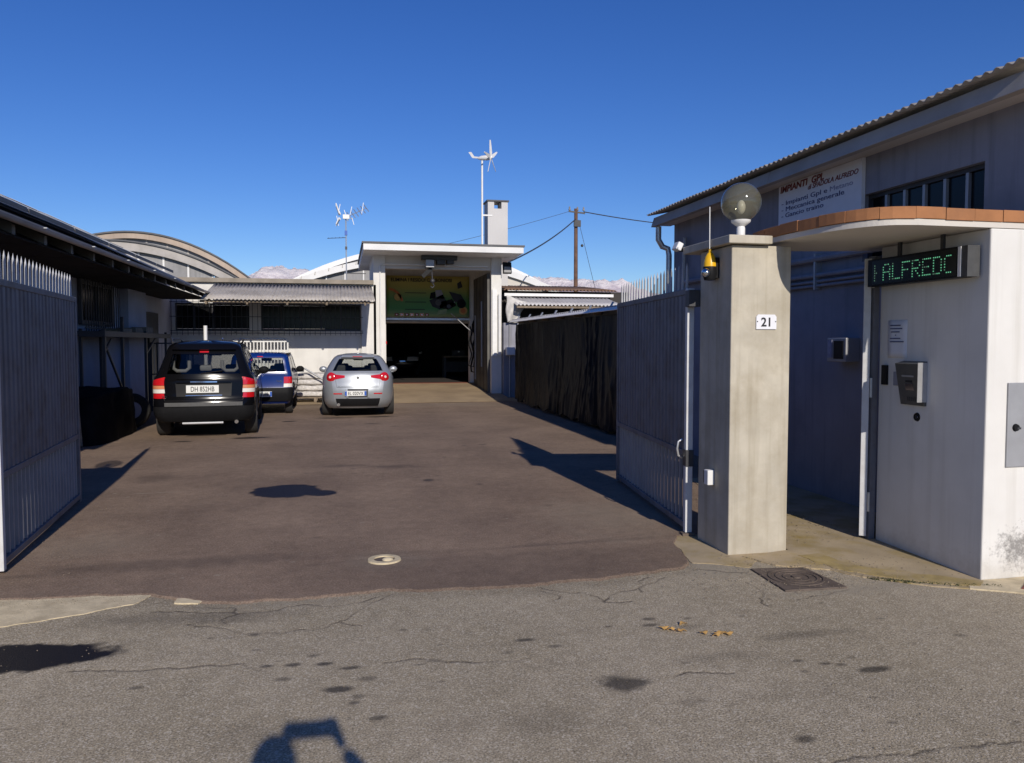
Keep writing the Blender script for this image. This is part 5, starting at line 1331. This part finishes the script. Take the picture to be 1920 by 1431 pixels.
root, c, patch, body = build_car('small_hatchback', 'boxy blue small hatchback parked between the black SUV and silver car', (-1.80,18.5,0.012), R(0.8), pan_spec, M['blue_paint'], M['car_glass'], 'cars parked in the yard')
patch('bumper', -2.02, 2.02, 0.34, 0.62, M['trim'], 0.03, th=0.05, nu=40)
patch('tail_lamp', 0.86, 1.75, 0.72, 0.87, M['tail_red'], 0.012, both=True, label='red upper segment of the tail lamp')
patch('tail_lamp', 0.86, 1.75, 0.635, 0.715, M['tail_white'], 0.012, both=True, label='clear lower segment of the tail lamp')
patch('door_moulding', 2.1, 2.95, 0.50, 0.55, M['trim'], 0.012, both=True, nu=30, nz=1)
patch('tailgate_crease', -0.9, 0.9, 0.90, 0.94, M['blue_paint'], 0.012, th=0.02, nu=20, nz=2)
patch('brake_lamp', -0.12, 0.12, 1.315, 1.335, M['tail_red'], 0.006)
plate(root, 0.0, -0.036, 0.485, 'CX 181EB', h=0.12)
text('Panda', 0.05, M['chrome'], root, (0.36,0.045,0.76), FACE_S, name='badge')
for sg in (1,-1): B().box(sg*0.58-0.02, sg*0.58+0.02, 0.35, 1.8, 1.375, 1.40).build('roof_gutter', M['trim'], root)
B().tube([(-0.05,0.06,0.985),(0.35,0.09,1.03)],0.009,6).build('wiper', M['black'], root)

# silver hatchback ---------------------------------------------------
alf_prof = [(0.20,0.70,0.16,4.05,0.34),(0.28,0.76,0.07,4.2,0.36),(0.40,0.80,0.015,4.3,0.36),(0.56,0.815,0.0,4.32,0.34),(0.70,0.815,0.02,4.3,0.31),(0.84,0.805,0.065,4.15,0.28),(0.93,0.785,0.095,3.75,0.26),(0.98,0.765,0.12,3.3,0.25),
            (1.02,0.74,0.15,3.05,0.24),(1.16,0.655,0.29,2.65,0.23),(1.29,0.56,0.42,2.35,0.22),(1.32,0.53,0.44,2.2,0.22),(1.355,0.47,0.56,2.0,0.22),(1.38,0.38,0.80,1.85,0.2),(1.39,0.28,1.1,1.7,0.18)]
alf_spec = dict(prof=alf_prof, L=4.35, crown_r=0.14, crown_f=0.22, taper=0.10, arch=True, belt=0.90, axles=(0.85,3.48), axz=0.32, archR=0.36, wr=0.32, ww=0.22, tw=0.80, alloy=True,
    wins=[(0,1.23,1.02,1.285),(2.10,2.35,1.02,1.27),(2.40,2.88,1.02,1.29),(4.05,5,1.02,1.31)], seat_y=2.0, rs_off=0.1, hr=-0.04, rb=0.44, rear_heads=2, hollow=False, mir=(2.45,1.24), dm=2.75, mirror_mat=None, hl=(0.62,0.78), seams=[(1.0,1.0,0.66,0.96),(-1.0,1.0,0.665,0),(2.38,2.38,0.42,0.97),(2.86,2.86,0.5,0.97)])
root, c, patch, body = build_car('silver_hatchback', 'silver hatchback parked in front of the white wall beside the garage', (0.345,17.55,0.012), R(-1.5), alf_spec, M['silver_paint'], M['car_glass'], 'cars parked in the yard')
patch('tail_lamp', 0.58, 1.30, 0.875, 0.92, M['tail_red'], 0.010, 0.81, 0.955, both=True, label='red wing of the tail lamp')
for sg in (1,-1):
    p = c.P(1.26*sg, 0.885, 1, 0.0); d = Vector((p.x-0.0, -1.2, 0.05)); d = Vector((sg*0.5,-0.85,0.12)).normalized()
    rot = d.to_track_quat('Z','Y').to_matrix()
    B().lathe([(0.001,0.032),(0.08,0.025),(0.108,0.0),(0.108,-0.05)], p, 22, rot).build('tail_lamp', M['tail_red'], root, smooth=True, label='round red tail lamp')
    B().lathe([(0.001,0.036),(0.026,0.034),(0.03,0.028)], p, 16, rot).build('reflector', M['tail_white'], root, smooth=True)
patch('diffuser', -1.14, 1.14, 0.26, 0.42, M['black'], 0.012, th=0.03, nu=30)
patch('plate_recess', -0.56, 0.56, 0.445, 0.635, M['metal_dark'], 0.003, nu=16)
for sg in (1,-1): patch('recess_cheek', 0.50*sg, 0.60*sg, 0.445, 0.635, M['silver_paint'], 0.03, th=0.04, nu=6)
plate(root, -0.05, -0.014, 0.535, 'EL 020VX', w=0.46)
patch('reflector', 0.80, 1.2, 0.515, 0.54, M['tail_red'], 0.006, both=True, nz=1)
patch('tailgate_lip', -0.95, 0.95, 0.685, 0.705, M['silver_paint'], 0.012, th=0.02, nu=24, nz=1)
patch('tailgate_edge', -0.95, 0.95, 0.975, 1.0, M['silver_paint'], 0.010, th=0.02, nu=24, nz=2)
patch('spoiler', -1.1, 1.1, 1.285, 1.325, M['silver_paint'], 0.055, th=0.065, nu=24)
patch('brake_lamp', -0.34, 0.30, 1.29, 1.302, M['tail_red'], 0.061, nz=1)
B().lathe([(0.001,0.012),(0.028,0.012),(0.034,0.0)], (0,c.base(0,0.87)[1]-0.002,0.87), 20, Matrix(((1,0,0),(0,0,-1),(0,1,0)))).build('badge', M['chrome'], root, smooth=True)
B().tube([(-0.42,0.2,0.29),(-0.42,-0.01,0.29)],0.035,12).build('exhaust', M['chrome'], root, smooth=True)
B().tube([(0.05,1.15,1.39),(0.05,1.05,1.56)],0.005,6).build('aerial', M['black'], root)
B().tube([(0.0,c.base(0,1.03)[1]-0.01,1.03),(0.26,c.base(0.3,1.05)[1]-0.02,1.055)],0.009,6).build('wiper', M['black'], root)

# dark car inside the garage, facing out
root, c, patch, body = build_car('garage_car', 'dark car standing in the gloom inside the garage, facing the doorway', (2.75,36.4,0.302), R(180-6), alf_spec, M['dark_paint'], M['dark_glass'])
patch('grille_bar', 4.5, 5.0, 0.60, 0.62, M['chrome'], 0.012, both=True, nz=1)
# second dark shape: a motor scooter and a workbench deep in the room
wbn = thing('workbench', 'dark workbench with small tools inside the garage', 'workbench', (4.4, 31, 0.3))
B().box(3.9,5.9,30.6,31.3,1.08,1.14).build('top', M['wood'], wbn)
for x in (3.95,5.85):
    for y in (30.65,31.25): B().box(x-0.04,x+0.04,y-0.04,y+0.04,0.302,1.08).build('leg', M['metal_dark'], wbn)
B().box(4.0,5.8,31.2,31.26,0.5,0.9).build('back_panel', M['metal_dark'], wbn)
tb2 = thing('toolbox', 'dark metal toolbox with pale clasp on the workbench', 'toolbox', (4.5, 30.9, 1.14))
B().box(4.25,4.75,30.75,31.05,1.142,1.36).build('case', M['metal_dark'], tb2, bevel=0.01)
B().tube([(4.35,30.9,1.36),(4.38,30.9,1.43),(4.62,30.9,1.43),(4.65,30.9,1.36)],0.012,8).build('handle', M['chrome'], tb2)
B().box(4.47,4.53,30.74,30.749,1.28,1.33).build('clasp', M['galv'], tb2)

# ------------------------------------------------------------------ things along the left wall
rk = thing('metal_rack', 'dark metal rack with long shelf along the shaded left wall', 'rack', (-4.25, 17.5, 0))
for y in (15.25, 16.45, 18.3, 20.3):
    B().beam((-4.12,y,0),(-4.12,y,2.15 if y == 16.45 else 1.9),0.05,0.05).build('post', M['metal_dark'], rk)
    B().beam((-4.50,y,0),(-4.50,y,1.9),0.05,0.05).build('post', M['metal_dark'], rk)
B().box(-4.56,-4.06,15.1,20.5,1.76,1.86).build('shelf', M['metal_dark'], rk)
B().beam((-4.12,15.3,1.62),(-4.12,16.4,0.75),0.035,0.035).build('brace', M['metal_dark'], rk)
B().beam((-4.12,15.3,1.5),(-4.12,15.7,1.72),0.03,0.03).build('brace', M['metal_dark'], rk)
B().beam((-4.12,18.3,1.4),(-4.12,19.2,1.74),0.03,0.03).build('brace', M['metal_dark'], rk)
for k in range(3): tag(B().box(-4.5,-4.12,16.6+0.9*k,17.2+0.9*k,1.862,1.93+0.03*k).build('stored_board', M['wood'], None, bevel=0.005), ('thin dark board lying nearest on the rack shelf','middle dark board lying on the rack shelf','thicker dark board lying farthest on the rack shelf')[k], 'board', 'boards on the rack shelf')
def lump(i, j):
    a = 2*math.pi*i; h = j
    ry = 1.35; rx = 0.42
    r_ = (1-0.10*h) if h < 0.75 else max(0.0, (1-0.075)*(1-((h-0.75)/0.25)**2.2))
    e = lambda t: math.copysign(abs(t)**0.55, t)
    x = rx*e(math.cos(a))*r_; y = ry*e(math.sin(a))*r_
    nz_ = noise.noise(Vector((x*2.2+5, y*2.2, h*2)))*0.10+noise.noise(Vector((x*7, y*7, h*6)))*0.03
    return (-4.13+x*(1+nz_), 14.9+y*(1+nz_*0.5), 0.02+0.84*min(1,h/0.8)*(1-0.10*abs(y/ry)**2)+nz_*0.5*h)
tag(B().grid(lump, 90, 40).build('covered_pile', M['pile'], None, smooth=True, sharp=180), 'pile under a black tarpaulin by the shaded left wall', 'covered pile')
tag(B().beam((-4.0,13.45,0.02),(-4.15,13.75,0.98),0.03,0.09).build('leaning_plank', M['wood']), 'narrow plank leaning on the covered black pile', 'plank')
tr = thing('spare_tyre', 'black tyre leaning at the far end of the covered pile', 'tyre', (-3.95, 16.45, 0.33))
B().lathe([(0.19,-0.09),(0.29,-0.1),(0.33,-0.06),(0.33,0.06),(0.29,0.1),(0.19,0.09),(0.17,0.0),(0.19,-0.09)], (-3.98,16.48,0.34), 28, Matrix.Rotation(R(78),3,'X')).build('tread', M['tyre'], tr, smooth=True)
cg = thing('mesh_cage', 'dark grey mesh cage standing behind the black SUV', 'cage', (-4.0, 20.6, 0))
for x in (-4.45,-3.62):
    for y in (20.3,20.95): B().beam((x,y,0),(x,y,1.66),0.04,0.04).build('post', M['metal_dark'], cg)
for z in (0.12,0.9,1.64): 
    b = B(); b.beam((-4.45,20.3,z),(-3.62,20.3,z),0.03,0.03); b.beam((-4.45,20.95,z),(-3.62,20.95,z),0.03,0.03); b.build('rail', M['metal_dark'], cg)
for k in range(9): B().beam((-4.38+0.086*k,20.3,0.12),(-4.38+0.086*k,20.3,1.64),0.012,0.012).build('bar', M['metal_grey'], cg)
tag(B().tube([(-3.24,20.45,0),(-3.24,20.45,2.07)],0.045,12).build('white_post', M['white'], None, smooth=True), 'plain white post standing behind the black SUV', 'post')
rl = thing('white_railing', 'white metal railing with rounded corner leaning behind the blue car', 'railing', (-2.2, 22.95, 0))
pts = [(-2.92,22.95,0.05),(-2.92,22.97,1.68),(-2.90,22.97,1.73),(-2.84,22.975,1.765),(-1.58,22.975,1.765),(-1.50,22.97,1.73),(-1.47,22.97,1.66),(-1.47,22.95,0.05)]
B().tube(pts,0.024,10).build('frame', M['white'], rl, smooth=True)
for z in (1.69,1.33,0.3): B().beam((-2.92,22.97,z),(-1.47,22.97,z),0.03,0.04 if z != 1.33 else 0.08).build('rail', M['white'], rl)
for k in range(15): B().beam((-2.83+0.091*k,22.97,0.3),(-2.83+0.091*k,22.97,1.69),0.026,0.026).build('bar', M['white'], rl)
B().beam((-2.12,22.93,0.05),(-2.12,22.93,1.69),0.05,0.03).build('mid_post', M['white'], rl)
# wrapped bags and bar between blue and silver cars
wb_ = thing('pallet', 'dark low pallet under white wrapped bundles against the white wall', 'pallet', (-0.7, 22.6, 0.02))
for k in range(5): B().box(-1.32,-0.02,22.3+0.16*k,22.41+0.16*k,0.13,0.155).build('board', M['wood'], wb_)
for x in (-1.28,-0.7,-0.12): B().box(x-0.05,x+0.05,22.3,23.05,0.02,0.129).build('block', M['wood'], wb_)
for k in range(4):
    z0 = 0.157+0.165*k
    def bag(i, j):
        a = 2*math.pi*i; t = -math.pi/2+math.pi*j; e = lambda q, p: math.copysign(abs(q)**p, q)
        x = 0.60*e(math.cos(t),0.35)*e(math.cos(a),0.4); y = 0.34*e(math.cos(t),0.35)*e(math.sin(a),0.4); z = 0.083*e(math.sin(t),0.6)
        n_ = noise.noise(Vector((x*5+k*3, y*5, z*6)))*0.05+noise.noise(Vector((x*14, y*14+k, z*14)))*0.025
        return (-0.67+x*(1+n_)+0.03*(k % 2), 22.68+y*(1+n_), z0+0.083+z*(1+n_*2.2)+0.02*noise.noise(Vector((x*4,k,y*4))))
    tag(B().grid(bag, 60, 26).build('wrapped_bundle', M['whitedirty'], None, smooth=True, sharp=180), ('lowest','second lowest','second highest','topmost')[k]+' crumpled white bundle on the pallet by the white wall', 'bundle', 'white wrapped bundles on the pallet')
lv = thing('jack_handle', 'dark metal bar with block end slanting above the white bundles', 'bar', (-0.8, 22.1, 0.8))
B().tube([(-1.02,22.15,0.92),(-0.98,22.15,0.955),(-0.45,22.12,0.62)],0.024,8).build('bar', M['metal_grey'], lv)
B().obox((-1.08,22.15,0.90),0.16,0.06,0.07).build('block', M['metal_dark'], lv)

# ------------------------------------------------------------------ covers, leaves, moss on the ground
mh = thing('manhole_cover', 'square rusty manhole cover with round lid at the entrance', 'manhole cover', (3.08, 4.9, 0))
def quadprism(b, p, z0, z1): return b.prism(p, lambda a, c, d: (a, c, d), z0, z1)
quadprism(B(), [(2.89,5.17),(3.29,5.12),(3.31,4.64),(2.86,4.66)], -0.02, 0.013).build('frame', M['iron'], mh, bevel=0.004)
for r0, r1, nm in ((0.0,0.165,'lid'),(0.175,0.19,'rim'),(0.135,0.142,'ring'),(0.085,0.092,'ring'),(0.0,0.03,'key_boss')):
    z = 0.0135 if nm == 'lid' else 0.019 if nm in ('rim','ring') else 0.023
    prof = [(max(0.001,r0),0.010),(max(0.001,r0),z),(r1,z),(r1,0.010)]
    B().lathe(prof, (3.09,4.90,0), 40).build(nm, M['iron'], mh)
vc = thing('valve_cover', 'small round pale valve cover set in the brown asphalt', 'valve cover', (0.30, 5.955, 0.01))
B().lathe([(0.08,0.004),(0.08,0.018),(0.122,0.018),(0.126,0.004)],(0.30,5.955,0.006),32).build('ring', M['patch'], vc)
B().lathe([(0.001,0.009),(0.079,0.009)],(0.30,5.955,0.006),32).build('lid', M['iron'], vc)
B().ball((0.325,5.955,0.01),0.045,16,8,(1,1,0.5)).build('cap', M['patch'], vc, smooth=True)
lf = [(1.83,4.16),(1.80,4.19),(1.86,4.13),(1.89,4.12),(1.99,4.07),(2.06,4.04),(2.09,4.05),(2.12,4.03),(1.94,4.23),(2.04,4.02)]
for k, (x, y) in enumerate(lf):
    a = rnd.uniform(0,6.28); s = rnd.uniform(0.016,0.026); q = []
    for i in range(8):
        t = 2*math.pi*i/8; rr = s*(1.0 if i % 2 == 0 else 0.72)
        q.append((x+rr*math.cos(t+a)*1.3, y+rr*math.sin(t+a)*0.8, 0.012+0.008*math.sin(t*2+k)))
    b = B(); b.add(q+[(x,y,0.016)], [(i,(i+1) % 8,8) for i in range(8)])
    tag(b.build('dry_leaf', M['leaf'], None, thick=0.0015), 'dry yellow leaf lying on the grey asphalt', 'leaf', 'dry yellow leaves on the asphalt')
b = B()
for k in range(900):
    t = rnd.random(); x = 3.6+0.75*t+rnd.gauss(0,0.012); y = 4.80-0.33*t-0.06*math.sin(3*t)+rnd.gauss(0,0.014); h = rnd.uniform(0.006,0.02); s = rnd.uniform(0.003,0.007); a = rnd.uniform(0,6.28)
    if rnd.random() < t*0.6: continue
    b.add([(x+s*math.cos(a),y+s*math.sin(a),0.002),(x-s*math.cos(a),y-s*math.sin(a),0.002),(x+rnd.gauss(0,0.004),y+rnd.gauss(0,0.004),h)],[(0,1,2)])
gr = B()
def grain(x, y, z, s):
    a = rnd.uniform(0, 6.28); p = [(x+s*math.cos(a+2.09*i)*rnd.uniform(0.7,1.2), y+s*math.sin(a+2.09*i)*rnd.uniform(0.7,1.2), z) for i in range(3)]
    gr.add(p+[(x+rnd.gauss(0,s*0.2), y+rnd.gauss(0,s*0.2), z+s*rnd.uniform(0.6,1.1))], [(0,1,3),(1,2,3),(2,0,3)])
for k in range(2600):
    x = rnd.uniform(-2.6,2.7); grain(x, float(yard_edge(np.array([x]))[0])+rnd.gauss(-0.03,0.06), 0.003, rnd.uniform(0.0015,0.005))
for k in range(1500): grain(rnd.uniform(-2.2,4.3), rnd.uniform(2.5,5.1), 0.002, rnd.uniform(0.002,0.006))
for k in range(700): grain(rnd.gauss(3.2,0.5), rnd.gauss(5.0,0.25), 0.012, rnd.uniform(0.003,0.008))
for k in range(300): grain(rnd.uniform(3.45,4.3), rnd.uniform(5.7,8), 0.024, rnd.uniform(0.004,0.01))
for k in range(500): grain(rnd.uniform(-2.6,-1.9)-0.0, rnd.uniform(5.8,8.5), 0.016, rnd.uniform(0.002,0.005))
go = gr.build('grit', M['grit']); go['kind'] = 'stuff'
mo = b.build('moss', M['moss']); mo['kind'] = 'stuff'

# ------------------------------------------------------------------ the person taking the picture (stands behind the camera, throws the shadow in front)
pr = thing('person', 'person in dark jacket holding a phone up in both hands at the road', 'person', (-0.03, -0.52, 0))
px_, py_ = -0.03, -0.52
K = 1.05
Jn = [((px_,py_,0.98*K),(0.15,0.11)),((px_,py_+0.01,1.18*K),(0.145,0.105)),((px_,py_+0.0,1.36*K),(0.17,0.11)),((px_,py_+0.01,1.47*K),(0.075,0.07)),((px_,py_+0.03,1.55*K),0.055),((px_,py_+0.05,1.64*K),(0.075,0.09)),((px_,py_+0.04,1.715*K),(0.062,0.075)),
      ((px_+0.19,py_,1.40*K),0.065),((px_+0.42,py_+0.08,1.36),0.052),((px_+0.35,py_+0.27,1.53),0.042),((0.222,-0.135,1.63),0.03),
      ((px_-0.19,py_,1.40*K),0.065),((px_-0.24,py_+0.08,1.22),0.052),((px_-0.10,py_+0.24,1.44),0.042),((-0.03,-0.15,1.62),0.03),
      ((px_+0.10,py_,0.90*K),0.095),((px_+0.12,py_+0.02,0.50),0.065),((px_+0.12,py_-0.02,0.09),0.045),((px_+0.13,py_+0.14,0.035),0.035),
      ((px_-0.10,py_,0.90*K),0.095),((px_-0.12,py_+0.02,0.50),0.065),((px_-0.12,py_-0.02,0.09),0.045),((px_-0.13,py_+0.14,0.035),0.035)]
Bn = [(0,1),(1,2),(2,3),(3,4),(4,5),(5,6),(2,7),(7,8),(8,9),(9,10),(2,11),(11,12),(12,13),(13,14),(0,15),(15,16),(16,17),(17,18),(0,19),(19,20),(20,21),(21,22)]
def skin_data(me):
    bm = bmesh.new(); bm.from_mesh(me); bm.verts.layers.skin.verify(); bm.to_mesh(me); bm.free()

def skin_part(name, joints, bones, m, parent, sub=2):
    og = Vector(ORG[parent.name])
    me = bpy.data.meshes.new(name); me.from_pydata([tuple(Vector(j[0])-og) for j in joints], bones, []); skin_data(me)
    o = bpy.data.objects.new(name, me); C.objects.link(o); o.parent = parent
    for i, j in enumerate(joints):
        r_ = j[1] if hasattr(j[1], '__len__') else (j[1], j[1])
        me.skin_vertices[0].data[i].radius = r_; me.skin_vertices[0].data[i].use_root = (i == 0)
    sk = o.modifiers.new('skin', 'SKIN'); sk.use_smooth_shade = True
    ss = o.modifiers.new('sub', 'SUBSURF'); ss.levels = sub; ss.render_levels = sub
    me.materials.append(m); ORG[o.name] = tuple(og)
    return o
skin_part('body', Jn, Bn, M['cloth_dark'], pr)
b = B(); b.ball((px_,py_+0.055,1.655*K),0.1,20,14,(0.80,0.95,1.2)); b.build('face', M['skin'], pr, smooth=True)
b = B(); b.ball((px_,py_+0.03,1.685*K),0.108,20,14,(0.84,0.98,1.08)); b.build('hair', M['black'], pr, smooth=True)
b = B(); b.obox((px_,py_+0.155,1.645*K),0.022,0.03,0.04); b.build('nose', M['skin'], pr, bevel=0.008)
for s_, hx, hy, hz in ((1, 0.215, -0.115, 1.635), (-1, -0.028, -0.125, 1.635)):
    h = skin_part('hand', [((hx,hy,hz-0.01),(0.022,0.028)),((hx-0.01*s_,hy+0.025,hz+0.04),(0.016,0.034)),((hx-0.015*s_,hy+0.035,hz+0.075),(0.013,0.03))], [(0,1),(1,2)], M['skin'], pr)
    for q in range(4):
        bx, bz = hx-0.006*s_, hz+0.085-0.02*q
        l_ = (0.052,0.06,0.056,0.044)[q]
        skin_part('finger', [((bx,hy+0.03,bz-0.01),0.0095),((bx-0.012*s_,hy+0.03+l_*0.45,bz+0.006),0.009),((bx-0.036*s_,hy+0.028+l_*0.62,bz+0.012),0.008),((bx-0.052*s_,hy+0.022+l_*0.6,bz+0.012),0.007)], [(0,1),(1,2),(2,3)], M['skin'], h, 1)
    skin_part('thumb', [((hx-0.008*s_,hy+0.005,hz+0.02),0.011),((hx-0.028*s_,hy-0.006,hz+0.045),0.010),((hx-0.048*s_,hy+0.008,hz+0.06),0.008)], [(0,1),(1,2)], M['skin'], h, 1)
ph = thing('phone', 'black phone held up sideways in the hands of the standing person', 'phone', (0.09, -0.03, 1.67))
B().box(-0.012,0.192,-0.032,-0.022,1.638,1.716).build('case', M['black'], ph, bevel=0.004)
B().box(-0.006,0.186,-0.0335,-0.0322,1.644,1.710).build('screen', M['glass_dark'], ph)
B().lathe([(0.001,0.002),(0.006,0.002),(0.007,0.0)],(0.0,-0.0218,1.652),14,Matrix(((1,0,0),(0,0,1),(0,-1,0)))).build('lens', M['glass_dark'], ph)
